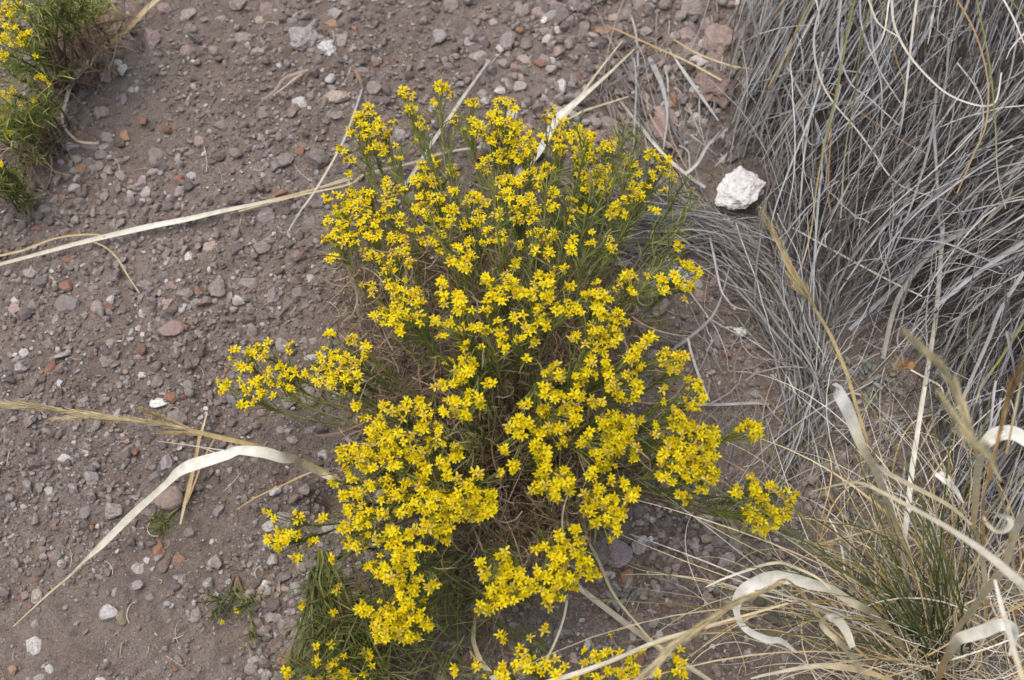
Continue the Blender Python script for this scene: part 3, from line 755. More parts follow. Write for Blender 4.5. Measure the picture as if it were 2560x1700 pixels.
straw('straw', 'old straw bending from grey to tan beside the feathery green bush', 'A',
      [("1100 -20 1000 70 900 180 800 265 700 330", [36, 38, 30, 36], [CREAM, TAN, TAN], [.02, .014]),
       ("700 330 640 400 560 480 510 550 480 600", [36, 48, 54, 44, 36], [(120, 118, 116), PALE, PALE, GRY], [.016, .014]),
       ("480 600 455 690 430 780 440 870 520 960 580 980 680 985", [34, 26, 20, 18, 18, 12], [PALE, CREAM, CREAM], [.012, .01])], 'straw')
straw('straw', 'two short frayed tan straws lying on open gravel', 'B',
      [("40 685 130 620 190 540 290 500 360 480", [16, 20, 22, 14], [(150, 130, 112), (170, 156, 136)], L),
       ("60 690 180 610 260 545 340 490", [8, 12, 16, 10], [(186, 172, 150)] * 2, [.009, .009])], 'straw')
straw('twig', 'short brown stick lying on bare soil left of the shrub', 'F',
      [("150 610 205 540 262 480", [16, 20, 14], [(134, 114, 96)] * 2, .005)], 'twig')
straw('straw', 'slender white straw gleaming inside the shrub', 'F',
      [("1190 210 1300 170 1440 130", [18, 22, 14], [WHT, WHT], [.04, .04])], 'straw')
straw('straw', 'wide grey straw pointing out below the shrub', 'O',
      [("380 850 470 940 650 1080 850 1230 1050 1370 1250 1500 1400 1600", [30, 44, 46, 46, 44, 30], [PALE, (178, 168, 140), (170, 162, 140)], [.01, .014]) ], 'straw')
straw('straw', 'narrow tan straw arching from the shrub foot to the grass clump', 'O',
      [("480 440 520 590 600 760 700 980 850 1170 1000 1330 1300 1530 1420 1600", [30, 28, 22, 18, 18, 14], [(176, 166, 120), CREAM, CREAM], [.03, .02])], 'straw')
straw('straw', 'thin pale straw hanging in an arc below the shrub', 'O',
      [("395 740 385 900 370 1080 320 1250 230 1430 100 1530 0 1590", [18, 18, 17, 12], [PALE, PALE, CREAM], [.1, .1])], 'straw')
straw('straw', 'long bright straw stretching from the grass clump past the lower flowers', 'O',
      [("1900 1040 1761 1080 1300 1210 1000 1300 700 1430 450 1520 180 1600", [14, 18, 22, 30, 38, 30], [CREAM, CREAM, PALE, WHT], [.16, .14, .15]),
       ("1761 1110 1300 1222 1000 1318 700 1440 470 1530 300 1580", [6, 8, 10, 12, 10], [TAN, CREAM], [.155, .15])], 'straw')
straw('straw', 'pale jointed stalk rising below the shrub', 'N',
      [("1510 1110 1500 1220 1497 1300 1520 1380 1545 1440", [22, 28, 34, 36, 40], [(176, 160, 124), CREAM], [.03, .06]),
       ("1545 1440 1590 1500 1640 1560 1700 1620", [40, 44, 50, 60], [CREAM, PALE], [.06, .1]),
       ("1545 1450 1490 1400 1475 1370 1480 1420", [10, 14, 12, 6], [TAN, TAN], [.06, .05])], 'straw')
straw('twig', 'grey bent twig with loose side threads on soil beside the shrub', 'G',
      [("1100 840 1200 770 1330 660 1400 570 1450 440 1500 250", [16, 24, 22, 16, 12, 8], [(150, 147, 144), (160, 156, 152), (150, 148, 146)], [.01, .018]),
       ("1210 760 1240 880 1290 1030 1330 1120 1360 1190", [18, 20, 20, 10], [PALE, GRY], [.012, .009]),
       ("1330 650 1350 720 1375 770 1340 850", [10, 10, 8], [GRY, GRY], L)], 'twig')
straw('twig', 'slim grey stick lying flat on soil right of the shrub', 'G',
      [("1050 1190 1200 1205 1400 1215 1640 1205 1770 1212", [16, 20, 22, 20], [PALE, GRY, (164, 158, 150)], .008)], 'twig')
straw('straw', 'white kinked straw looping down from grey grass onto soil', 'G',
      [("1360 60 1390 200 1430 400 1470 480 1540 545 1690 580", [14, 18, 16, 12, 10, 6], [(166, 166, 168), (190, 188, 182), GRY], [.02, .02, .012])], 'straw')

# pale stalk with seed head, and the long curled leaf (left of the shrub)
st = empty('grass_stalk', tuple(G(*cz('N', 640, 260))))
tag(st, 'tan grass stalk with narrow seed head stretching over bare soil', 'grass stalk')
BUFF = (188, 168, 120)
def spikes(c, pts, zs, w, cl, seed):
    r = np.random.default_rng(seed)
    P = path(c, pts, zs, 60); d = np.linalg.norm(P - CAM, axis=1)
    L = np.linalg.norm(np.diff(P, axis=0), axis=1).sum()
    rad = np.interp(np.linspace(0, 1, 60), np.linspace(0, 1, len(w)), w) / SC * KPX * d * 0.5
    T = norm(np.gradient(P, axis=0)); n = int(90 + L / .0006)
    i = r.integers(0, 58, n); rnd = norm(r.normal(size=(n, 3))); q = norm(rnd - T[i] * (rnd * T[i]).sum(1, keepdims=True))
    o = P[i] + q * rad[i][:, None] * r.uniform(0, .45, n)[:, None]
    l = r.uniform(.008, .016, n)[:, None]; dr = norm(T[i] + q * np.minimum(rad[i][:, None] * .55 / l, .35))
    Q = np.stack([o, o + dr * l * .3, o + dr * l * .6, o + dr * l, o + norm(dr + r.normal(0, .08, (n, 3))) * l * 1.5], 1)
    wd = r.uniform(.0007, .0012, n)[:, None] * np.array([.3, 1, .9, .3, .12])[None]
    pal = np.array([S(*x) for x in cl]); col = pal[r.integers(0, len(pal), n)] * r.uniform(.8, 1.12, n)[:, None]
    ax = tubes(P[None], np.full((1, 60), .0006), np.tile(pal[0], (1, 1)), 4)
    return join([ax, ribbons(Q, wd, norm(r.normal(0, .5, (n, 3)) + np.array([0, 0, 1.])), col, .3)])
def drawn(parent, name, c, pts, w, cl, zs, **k):
    if k.get('ncol', 3) > 3: k.setdefault('fold', 0.09)
    v = [float(q) for q in pts.split()]
    if name == 'seed_head':
        V, T, cc = spikes(c, list(zip(v[::2], v[1::2])), zs, w, cl, int(abs(v[0] + v[1])))
        return child(name, V, T, cc, M_straw, parent)
    V, T, cc = blade_arrays(c, list(zip(v[::2], v[1::2])), zs, w, cl, **k)
    return child(name, V, T, cc, k.get('mat', M_straw), parent)
drawn(st, 'stalk', 'E', "2420 1795 2200 1660 1980 1570 1761 1500 1500 1440 1300 1390", [30, 30, 28, 30, 34, 26], [(150, 146, 90), TAN, BUFF], [.02, .05, .08])
drawn(st, 'seed_head', 'E', "1300 1390 1100 1350 900 1320 700 1290 450 1260 250 1232 0 1215 -60 1212", [34, 40, 36, 34, 44, 60, 50, 30], [BUFF, BUFF, CREAM, CREAM], [.08, .11], n=40)
drawn(st, 'seed_head', 'E', "1300 1380 1180 1330 1060 1280", [24, 26, 8], [BUFF, TAN], [.08, .09])
drawn(st, 'seed_head', 'E', "1000 1335 800 1320 640 1305 460 1310", [18, 34, 30, 6], [BUFF, CREAM], [.1, .11])
drawn(st, 'seed_head', 'E', "1400 1425 1300 1412 1210 1410", [22, 22, 6], [BUFF, BUFF], [.08, .08])
drawn(st, 'awn', 'E', "1540 1530 1300 1495 1080 1465", [8, 8, 4], [PALE, CREAM], [.06, .04])
drawn(st, 'awn', 'E', "1520 1560 1380 1510 1250 1480", [6, 6, 3], [PALE, CREAM], [.06, .05])
lf = empty('curled_leaf', tuple(G(*cz('N', 640, 260))))
tag(lf, 'long bleached grass leaf bent over with a thin curved tip', 'grass leaf')
drawn(lf, 'leaf_base', 'N', "680 285 600 238 530 190 450 150 320 80", [34, 36, 36, 40, 46], [(170, 164, 110), CREAM, CREAM], [.03, .07, .1], ncol=9)
drawn(lf, 'leaf_blade', 'I', "2081 80 2021 50 1941 40 1841 10 1761 -2 1641 -10 1561 20 1441 55 1311 95 1225 140 1165 200 1050 305 900 440 700 640 580 750 470 860 350 960 220 1080 90 1200",
      [46, 60, 76, 78, 74, 62, 70, 82, 86, 66, 46, 42, 52, 44, 18, 14, 13, 10, 6], [CREAM, PALE, WHT, WHT, PALE, PALE, CREAM, CREAM], [.1, .12, .12, .115, .09, .05, .02], ncol=9, n=80)

# ------------------------------------------------------------------ grass clump (lower right)
gb = G(2345, 1650)
clump = empty('grass_clump', tuple(gb))
tag(clump, 'pale straw coloured grass clump with green blades and curled leaf strips', 'grass clump')
def arcs(n, az, el0, el1, L, seed, spread, wmin, wmax, cols_, npt=14, wob=0.5, cen=None):
    r = np.random.default_rng(seed)
    A = r.uniform(az[0], az[1], n) * math.pi / 180
    t0 = np.radians(r.uniform(*el0, n)); t1 = np.radians(r.uniform(*el1, n))
    Ls = r.uniform(*L, n)
    base = (gb if cen is None else cen) + np.stack([r.normal(0, spread, n), r.normal(0, spread, n), np.zeros(n)], -1)
    base[:, 2] = ground(base[:, 0], base[:, 1]) - 0.002
    P = np.zeros((n, npt, 3)); P[:, 0] = base
    w1 = r.normal(0, wob, n); w2 = r.normal(0, wob, n)
    for i in range(1, npt):
        u = i / (npt - 1)
        th = t0 + (t1 - t0) * u ** 1.3         # angle from the vertical
        az_ = A + w1 * u + w2 * u * u
        st_ = Ls / (npt - 1)
        P[:, i] = P[:, i - 1] + np.stack([np.sin(th) * np.cos(az_), np.sin(th) * np.sin(az_), np.cos(th)], -1) * st_[:, None]
        P[:, i, 2] = np.maximum(P[:, i, 2], ground(P[:, i, 0], P[:, i, 1]) + 0.004)
    tp = np.linspace(0, 1, npt)[None]
    w = (wmin + (wmax - wmin) * r.uniform(0, 1, n) ** 2)[:, None] * (1 - 0.8 * tp ** 2.5)
    pal = [np.array([S(*q) for q in c]) for c in cols_]
    pk = r.integers(0, len(pal), n)
    col = np.stack([np.stack([np.interp(tp[0], np.linspace(0, 1, len(pal[k])), pal[k][:, j]) for j in range(3)], -1) for k in pk])
    col *= r.uniform(0.8, 1.12, n)[:, None, None]
    return P, w, norm(r.normal(0, .5, (n, 3)) + np.array([0, -.3, 1])), col
GR = [(60, 70, 38), (78, 90, 46), (120, 124, 62)]; GR2 = [(66, 78, 44), (96, 104, 56), (176, 152, 92)]
TN = [(176, 152, 106), (208, 190, 146), (214, 200, 164)]; WT = [(200, 190, 162), (222, 215, 196), (220, 214, 200)]; OR = [(168, 132, 78), (190, 156, 98), (196, 170, 116)]
gsets = [arcs(115, (90, 170), (8, 34), (35, 88), (.14, .30), 61, .012, .0008, .0017, [GR, GR2, GR]),
         arcs(36, (150, 190), (30, 55), (80, 100), (.24, .42), 62, .014, .0008, .0016, [GR, GR2, TN]),
         arcs(95, (70, 205), (14, 60), (70, 130), (.10, .27), 63, .03, .0008, .0019, [TN, WT, OR, TN]),
         arcs(110, (0, 210), (15, 65), (80, 150), (.10, .28), 64, .045, .0007, .0016, [WT, TN, WT], wob=1.2),
         arcs(30, (30, 100), (8, 30), (25, 70), (.14, .26), 65, .02, .0008, .0018, [TN, OR, TN]),
         arcs(60, (-60, 240), (20, 70), (70, 120), (.06, .18), 66, .035, .0007, .0018, [WT, TN, OR], wob=1.0)]
gP = np.concatenate([s[0] for s in gsets]); gw = np.concatenate([s[1] for s in gsets]); gN = np.concatenate([s[2] for s in gsets]); gc = np.concatenate([s[3] for s in gsets])
od = rng.permutation(len(gP))
for i in od[:275]:
    V, T, cc = ribbons(gP[i:i + 1], gw[i:i + 1], gN[i:i + 1], gc[i:i + 1], .3)
    child('blade', V, T, cc, M_straw, clump)
fs = [arcs(420, (0, 360), (20, 75), (90, 170), (.05, .16), 67, .06, .0006, .0014, [WT, TN, [(150, 146, 140), (160, 156, 150)]], wob=1.8)]
V, T, cc = ribbons(fs[0][0], fs[0][1], fs[0][2], fs[0][3], .3)
tag(child('fine_blades', V, T, cc, M_straw, clump), kind='stuff')
drawn(clump, 'broad_leaf', 'P', "1110 1180 1080 1060 1040 950", [28, 32, 36], [CREAM, TAN], [.01, .05], ncol=9)
drawn(clump, 'broad_leaf', 'P', "1040 950 940 650 840 400 800 290 740 130 670 10 620 -100 570 -230 525 -330 470 -430 465 -450", [34, 36, 40, 48, 60, 62, 70, 84, 92, 84, 40],
      [TAN, CREAM, CREAM, WHT, WHT], [.05, .2, .26], ncol=9, n=40)
drawn(clump, 'stalk', 'P', "940 880 870 640 810 380 740 50 690 -60 620 -270 540 -540 430 -800 330 -970", [18, 20, 20, 20, 22, 24, 20], [TAN, BUFF, BUFF], [.04, .2, .27], n=40)
drawn(clump, 'seed_head', 'P', "330 -970 290 -1050 230 -1120 130 -1320 60 -1460 20 -1540", [20, 50, 62, 44, 36, 10], [BUFF, (190, 172, 120), CREAM], [.27, .3], n=30)
drawn(clump, 'stalk', 'P', "980 1000 960 900 930 700 960 400 1000 50 1080 -450", [22, 30, 34, 36, 36, 24], [TAN, WHT, PALE], [.02, .08, .12], n=34)
drawn(clump, 'broad_leaf', 'P', "1000 1430 900 1310 800 1200 720 1110 650 1070 540 1010 430 940 300 910 150 862 0 870 -80 905 -160 950 -210 1020 -215 1100 -185 1180 -120 1240 0 1290 90 1300 200 1380",
      [40, 46, 50, 54, 56, 56, 60, 74, 90, 92, 94, 92, 70, 44, 40, 46, 50, 40, 12], [TAN, CREAM, PALE, WHT, WHT, PALE], [.02, .1, .14, .15, .12, .09], ncol=9, n=70, nz=(-.3, -.5, 1))
drawn(clump, 'broad_leaf', 'P', "690 1570 620 1470 560 1380 470 1290 390 1220 368 1165 420 1138 480 1160 540 1240 582 1345", [30, 36, 44, 40, 36, 40, 52, 64, 60, 44], [CREAM, CREAM, PALE, (206, 198, 170)], [.06, .12, .14, .12], ncol=9, n=44, nz=(.3, -.6, 1))
drawn(clump, 'broad_leaf', 'P', "1150 1600 1170 1560 1210 1450 1260 1370 1310 1290 1400 1260 1500 1228 1600 1190 1660 1195 1695 1230 1690 1300 1660 1400", [30, 38, 48, 52, 72, 84, 86, 80, 70, 56, 40, 16],
      [TAN, TAN, PALE, WHT, WHT, PALE], [.05, .16, .2, .17], ncol=9, n=46)
drawn(clump, 'stalk', 'P', "1490 1190 1500 1000 1480 800 1440 620 1410 530", [26, 32, 36, 38, 30], [TAN, CREAM, TAN], [.02, .14], n=26)
drawn(clump, 'broad_leaf', 'P', "1410 530 1425 350 1440 150 1465 20 1500 -60 1570 -120 1680 -130 1770 -80 1830 0", [32, 44, 54, 64, 80, 96, 96, 86, 40], [TAN, CREAM, PALE, WHT, WHT], [.14, .26, .26], ncol=9, n=40)
drawn(clump, 'broad_leaf', 'P', "1800 960 1700 870 1500 700 1250 530 1000 390 800 285 640 215 500 222 300 270", [76, 62, 48, 36, 30, 26, 22, 14, 6], [PALE, PALE, CREAM, (190, 180, 140)], [.40, .36, .3, .26, .2], ncol=9, n=44)
drawn(clump, 'stalk', 'P', "1170 1560 1290 1240 1400 1090 1500 950 1620 800 1690 560 1760 380 1800 280", [30, 34, 44, 46, 44, 50, 54, 50], [TAN, CREAM, CREAM, PALE], [.02, .2, .34], n=34)
drawn(clump, 'broad_leaf', 'P', "1480 440 1500 480 1560 530 1620 535 1660 500 1655 450 1590 430 1540 450", [14, 26, 36, 44, 46, 40, 24, 8], [CREAM, PALE, PALE], [.3, .32], n=36, nz=(0, -.9, .6))
drawn(clump, 'seed_head', 'P', "1450 60 1410 -80 1330 -330 1240 -500 1180 -590 1080 -690 1000 -770", [24, 50, 64, 66, 60, 44, 8], [(224, 212, 170), (218, 204, 158), (228, 218, 180)], [.40, .46, .5], n=34)
drawn(clump, 'seed_head', 'P', "1600 200 1530 60 1440 -30 1330 -180 1250 -300", [26, 44, 50, 40, 8], [(224, 212, 170), (218, 204, 158)], [.42, .46], n=26)
drawn(clump, 'stalk', 'P', "1700 900 1650 500 1560 200 1450 60", [20, 20, 20], [BUFF, BUFF], [.2, .42], n=26)
drawn(clump, 'seed_head', 'P', "1480 300 1560 0 1640 -330 1700 -480 1770 -640", [20, 24, 50, 46, 20], [ORNG, BUFF, BUFF], [.26, .36], n=30)
drawn(clump, 'stalk', 'P', "1480 640 1480 450 1480 300", [20, 20], [ORNG, TAN], [.2, .26])
drawn(clump, 'stalk', 'P', "1640 10 1680 -190 1740 -480", [14, 16, 14], [TAN, CREAM], [.3, .33])
drawn(clump, 'stalk', 'P', "2000 1000 1900 950 1761 1040 1400 1230 1100 1400", [14, 14, 12], [TAN, TAN], [.12, .06])
drawn(clump, 'broad_leaf', 'P', "1560 880 1600 1050 1650 1220 1700 1400 1760 1600", [18, 30, 34, 36, 30], [WHT, PALE, CREAM], [.3, .32], n=26)
drawn(clump, 'broad_leaf', 'P', "1400 500 1260 380 1100 290 900 190 780 120 740 90", [20, 26, 30, 34, 36, 20], [CREAM, CREAM, PALE], [.16, .22], n=26)
drawn(clump, 'broad_leaf', 'P', "1345 350 1290 260 1230 210 1150 150", [8, 30, 36, 28], [WHT, WHT], [.14, .16])
drawn(clump, 'broad_leaf', 'P', "1340 350 1290 270 1230 170 1180 140", [8, 24, 30, 20], [PALE, WHT], [.14, .13])
drawn(clump, 'broad_leaf', 'P', "900 1600 700 1520 500 1480 300 1475 0 1530 -120 1560", [20, 40, 46, 30, 18, 10], [TAN, CREAM, PALE], [.06, .09])
drawn(clump, 'broad_leaf', 'P', "430 940 330 860 200 800 100 765 0 770 -100 800 -300 870 -430 930", [14, 16, 18, 18, 20, 18, 14, 6], [CREAM, CREAM, WHT], [.14, .17])
drawn(clump, 'seed_head', 'P', "250 600 290 630 360 632 480 600 700 552 830 575", [50, 40, 16, 10, 8, 6], [CREAM, CREAM, TAN], [.12, .1])
drawn(clump, 'stalk', 'P', "420 460 470 550 510 680 530 860", [8, 12, 14, 14], [WHT, PALE], [.06, .05])
drawn(clump, 'seed_head', 'O', "1900 880 1761 945 1620 1000 1500 1065 1330 1180 1150 1300 1040 1410 920 1515", [20, 30, 44, 50, 62, 56, 46, 8], [BUFF, CREAM, CREAM], [.24, .26, .25], n=34)
drawn(clump, 'stalk', 'P', "700 1430 400 1180 200 940 100 880 0 940 -90 960", [16, 18, 16, 14], [TAN, TAN, BUFF], [.1, .2, .24])

# ------------------------------------------------------------------ yellow flowering shrubs
PET = [S(242, 220, 8), S(245, 227, 28), S(237, 212, 4), S(247, 231, 44)]
DISK = [S(238, 200, 12), S(230, 182, 12), S(240, 212, 20), S(240, 216, 30)]
def head_mesh(seed, openness):
    """one flower head: green cup, ray petals, a knot of disc florets; about 1 unit across, axis +Z"""
    r = np.random.default_rng(seed); parts = []
    k = 6
    zs = np.array([-0.62, -0.45, -0.15, 0.0]); rr = np.array([0.03, 0.085, 0.13, 0.11])
    a = np.arange(k) * 2 * math.pi / k
    V = np.stack([np.concatenate([rr[i] * np.cos(a) for i in range(4)]), np.concatenate([rr[i] * np.sin(a) for i in range(4)]), np.repeat(zs, k)], -1)
    T = []
    for i in range(3):
        for j in range(k):
            q = i * k + j; s = i * k + (j + 1) % k
            T += [[q, s, s + k], [q, s + k, q + k]]
    gcol = np.repeat(np.array([S(112, 122, 48), S(124, 132, 52), S(176, 164, 44), S(206, 176, 20)]), k, 0)
    parts.append((V, np.array(T), gcol))
    n = int(r.integers(5, 9)) if openness > 0.4 else int(r.integers(2, 5))
    for i in range(n):
        az = 2 * math.pi * (i + r.uniform(-.28, .28)) / n
        L = r.uniform(0.34, 0.5) * (0.6 + 0.4 * openness); w = r.uniform(0.08, 0.108)
        el = math.radians(r.uniform(-12, 40) + (1 - openness) * 38)
        t = np.array([0, .3, .65, 1.0]); wd = np.array([.35, 1.0, .95, .25]) * w
        rad = 0.06 + L * t * math.cos(el); hz = -0.02 + L * t * math.sin(el) - 0.16 * L * t ** 2 * r.uniform(0.2, 2.2)
        d = np.array([math.cos(az), math.sin(az), 0]); sd_ = np.array([-math.sin(az), math.cos(az), 0])
        Pm = rad[:, None] * d + np.stack([0 * t, 0 * t, hz], -1)
        V = np.concatenate([Pm - sd_ * wd[:, None], Pm + np.array([0, 0, -.035]) * wd[:, None] / w, Pm + sd_ * wd[:, None]])
        T = []
        for s in range(3):
            T += [[s, s + 4, s + 5], [s, s + 5, s + 1], [s + 4, s + 8, s + 9], [s + 4, s + 9, s + 5]]
        parts.append((V, np.array(T), np.tile(PET[r.integers(0, 4)] * r.uniform(0.9, 1.05), (12, 1))))
    for i in range(int(r.integers(4, 7))):
        az = r.uniform(0, 6.3); q = r.uniform(0, .1)
        c = np.array([q * math.cos(az), q * math.sin(az), -0.05]); h = r.uniform(0.12, 0.24); s = r.uniform(0.05, 0.075)
        lean = np.array([c[0] * 1.2, c[1] * 1.2, h])
        b5 = np.arange(5) * 2 * math.pi / 5 + r.uniform(0, 1)
        ring = np.stack([np.cos(b5), np.sin(b5), 0 * b5], -1)
        V = np.concatenate([c + ring * 0.03, c + lean + ring * s, [c + lean + np.array([0, 0, -.03])]])
        T = []
        for j in range(5):
            e = (j + 1) % 5
            T += [[j, e, e + 5], [j, e + 5, j + 5], [j + 5, e + 5, 10]]
        parts.append((V, np.array(T), np.tile(DISK[r.integers(0, 4)] * r.uniform(.9, 1.08), (11, 1))))
    return join(parts)
HEADS = [head_mesh(700 + k, 1.0) for k in range(7)] + [head_mesh(720 + k, 0.45) for k in range(3)] + [head_mesh(730, 0.1)]
for k in (5, 9):                       # faded, going over
    v_, t_, c_ = HEADS[k]; HEADS[k] = (v_, t_, c_ * np.array([.82, .78, 1.0]) + np.array([.03, .03, .05]))
HMESH = []
for h in HEADS:
    me = new_mesh('flower_head', h[0], h[1], h[2]); me.materials.append(M_flower); HMESH.append(me)

def kmeans(Pts, K, seed):
    r = np.random.default_rng(seed)
    cen = Pts[r.choice(len(Pts), K, replace=False)]
    for _ in range(14):
        lab = ((Pts[:, None] - cen[None]) ** 2).sum(-1).argmin(1)
        for k in range(K):
            if (lab == k).any(): cen[k] = Pts[lab == k].mean(0)
    return lab, cen

def dome_point(px, py, dome):
    lo, hi = np.zeros_like(px), np.full_like(px, 0.40)
    for _ in range(24):
        mid = (lo + hi) / 2
        p = W(px, py, mid)
        above = mid > dome(p[:, 0], p[:, 1])
        hi = np.where(above, mid, hi); lo = np.where(above, lo, mid)
    return W(px, py, (lo + hi) / 2)

GREENS = [S(110, 117, 58), S(124, 129, 66), S(99, 107, 55), S(138, 138, 78), S(90, 101, 53)]
TWIG = [S(140, 118, 94), S(122, 100, 78), S(160, 142, 116), S(106, 88, 70), S(150, 132, 108)]
def build_plant(name, label, group, base, blobs, dome, K, seed, spacing=11.6, head=0.0083, leaf_n=14, leaf_from=0.42, extra=(), base_spread=0.016,
                leaf_len=(.008, .024), lw=(.0006, .0011), cap=300, green=1.0, tint=1.0, brown_to=0.35, fill=1.0, zj=0.010):
    r = np.random.default_rng(seed)
    root = empty(name, tuple(base)); tag(root, label, 'shrub', group)
    pts = []
    for (x, y, rx, ry) in blobs:
        n = max(1, int(round(fill * rx * ry * .8 * math.pi / (spacing ** 2 * 0.95))))
        got = 0
        for _ in range(n * 9):
            a, q = r.uniform(0, 2 * math.pi), math.sqrt(r.uniform(0, 1))
            p = (x + rx * q * math.cos(a) * .82, y + ry * q * math.sin(a) * .82)
            if all((p[0] - s[0]) ** 2 + (p[1] - s[1]) ** 2 > (spacing * 0.82) ** 2 for s in pts):
                pts.append(p); got += 1
                if got >= n: break
    pts = np.array(pts)
    hp = dome_point(pts[:, 0], pts[:, 1], dome)
    ray = norm(hp - CAM); hp = hp + ray * r.normal(0, zj, len(hp))[:, None]
    ne = len(extra)
    lab, cen = kmeans(hp, K, seed)
    stems = []
    for k in range(K):
        if (lab == k).any(): stems.append((cen[k], np.where(lab == k)[0]))
    for e in extra:
        q = W(e[0], e[1], e[2]); stems.append((q, np.array([], int)))
    dist = np.linalg.norm(hp - CAM, axis=1)
    single = set(np.argsort(dist)[:cap].tolist())
    rest = {}
    kinds = r.choice(len(HEADS), len(hp), p=np.array([.115] * 7 + [.05] * 3 + [.045]))
    for apex, ids in stems:
        out = apex - base; hor = np.array([out[0], out[1], 0]); hl = np.linalg.norm(hor); dirh = hor / max(hl, 1e-6)
        b0 = base + dirh * min(hl * 0.25, base_spread) + np.array([r.normal(0, base_spread * .5), r.normal(0, base_spread * .5), 0])
        b0[2] = ground(b0[0], b0[1]) - 0.002
        tipv = norm(dirh * 0.55 + np.array([0, 0, 0.8]) + r.normal(0, .12, 3))
        att = apex - tipv * (0.012 if len(ids) else 0.0)
        b1 = b0 + hor * r.uniform(.28, .42) + np.array([0, 0, (att[2] - b0[2]) * r.uniform(.45, .62)])
        b2 = att - tipv * min(0.05, 0.3 * np.linalg.norm(out))
        t = np.linspace(0, 1, 16)[:, None]
        P = (1 - t) ** 3 * b0 + 3 * (1 - t) ** 2 * t * b1 + 3 * (1 - t) * t ** 2 * b2 + t ** 3 * att
        P += np.sin(t * r.uniform(5, 9) + r.uniform(0, 6)) * r.normal(0, .0018, 3) * t * (1 - t) * 4
        gz = ground(P[:, 0], P[:, 1]); P[1:, 2] = np.maximum(P[1:, 2], gz[1:] + 0.003)
        tw = TWIG[r.integers(0, 5)]; gr = GREENS[r.integers(0, 5)] * green
        m = ss(brown_to, brown_to + 0.3, t[:, 0])[:, None]
        col = tw * (1 - m) + gr * m
        parts = [tubes(P[None], np.linspace(.0013, .0007, 16)[None], col[None], 5)]
        segl = np.linalg.norm(np.diff(P, axis=0), axis=1).sum()
        lp, ld = [], []
        def at(u):
            f = u * 15; i = min(int(f), 14); return P[i] + (P[i + 1] - P[i]) * (f - i), norm(P[min(i + 1, 15)] - P[i])
        BR = []; axes = []
        for h in ids:
            s, tg = at(r.uniform(.70, .97)); e = hp[h]
            dl = np.linalg.norm(e - s)
            ax = norm(norm(e - s) * 0.4 + np.array([0, -.3, .8]) + dirh * .22 + r.normal(0, .32, 3)); axes.append(ax)
            e2 = e - ax * head * 0.5
            cp = s + tg * dl * .45
            tt = np.linspace(0, 1, 6)[:, None]
            q = (1 - tt) ** 2 * s + 2 * (1 - tt) * tt * cp + tt ** 2 * e2
            BR.append(q)
            for _ in range(1):
                f = r.integers(1, 4); lp.append(q[f]); ld.append(norm(q[f + 1] - q[f]))
        if not len(ids):                        # a leafy shoot: side twigs with bud tips
            for _ in range(9):
                s, tg = at(r.uniform(.5, .98)); d = norm(tg + r.normal(0, .38, 3)); l = r.uniform(.010, .026)
                q = s + np.linspace(0, 1, 6)[:, None] * d * l + (np.linspace(0, 1, 6) ** 2)[:, None] * np.array([0, 0, .006])
                BR.append(q)
                for f in (1, 2, 3, 4): lp.append(q[f]); ld.append(d)
        if BR:
            BR = np.array(BR); bc = np.tile(gr * r.uniform(.9, 1.15), (len(BR), 6, 1))
            parts.append(tubes(BR, np.tile(np.linspace(.00055, .0004, 6), (len(BR), 1)), bc, 4))
        V, T, cc = join(parts)
        so = child('flowering_stem', V, T, cc, M_leaf, root)
        nl = int(leaf_n * segl / 0.2 * r.uniform(.7, 1.3))
        for _ in range(nl):
            s, tg = at(leaf_from + (1 - leaf_from) * r.uniform(0, 1) ** .8); lp.append(s); ld.append(tg)
        if lp:
            lp = np.array(lp); ld = np.array(ld); n = len(lp)
            rnd = norm(r.normal(size=(n, 3))); perp = norm(rnd - ld * (rnd * ld).sum(1, keepdims=True))
            an = np.radians(r.uniform(18, 62, n))[:, None]
            d0 = ld * np.cos(an) + perp * np.sin(an); d1 = norm(d0 + ld * r.uniform(-.5, .8, n)[:, None] + r.normal(0, .3, (n, 3)))
            LL = r.uniform(*leaf_len, n)[:, None]
            q = np.stack([lp, lp + d0 * LL * .35, lp + (d0 * .45 + d1 * .25) * LL, lp + (d0 * .45 + d1 * .55) * LL], 1)
            q[:, :, 2] = np.maximum(q[:, :, 2], ground(q[:, :, 0], q[:, :, 1]) + .002)
            w = r.uniform(*lw, n)[:, None] * np.array([.7, 1, .9, .2])[None]
            lc = np.array(GREENS)[r.integers(0, 5, n)] * green * r.uniform(.75, 1.2, n)[:, None]
            dry = r.uniform(0, 1, n) < 0.10
            lc[dry] = np.array(TWIG)[r.integers(0, 5, dry.sum())]
            V, T, cc = ribbons(q, w, norm(r.normal(0, .6, (n, 3)) + np.array([0, 0, 1.])), lc, .2)
            tag(child('leaves', V, T, cc, M_leaf, so), kind='stuff')
        for ax, h in zip(axes, ids):
            Q = Vector(ax).to_track_quat('Z', 'Y').to_matrix().to_4x4() @ Matrix.Rotation(r.uniform(0, 6.28), 4, 'Z')
            s = head * r.uniform(.82, 1.16)
            mt = Matrix.Translation(Vector(hp[h])) @ Q @ Matrix.Scale(s, 4)
            if int(h) in single:
                o = obj('flower_head', HMESH[kinds[h]], None, so)
                o.matrix_basis = Matrix.Translation(-Vector(base)) @ mt
            else:
                rest.setdefault(int(kinds[h]), []).append(np.array(mt))
    if rest:
        V, T, cc = join([instances(HEADS[k], np.array(m)) for k, m in rest.items()])
        tag(child('flower_heads', V, T, cc, M_flower, root), kind='stuff')
    return root, len(hp)

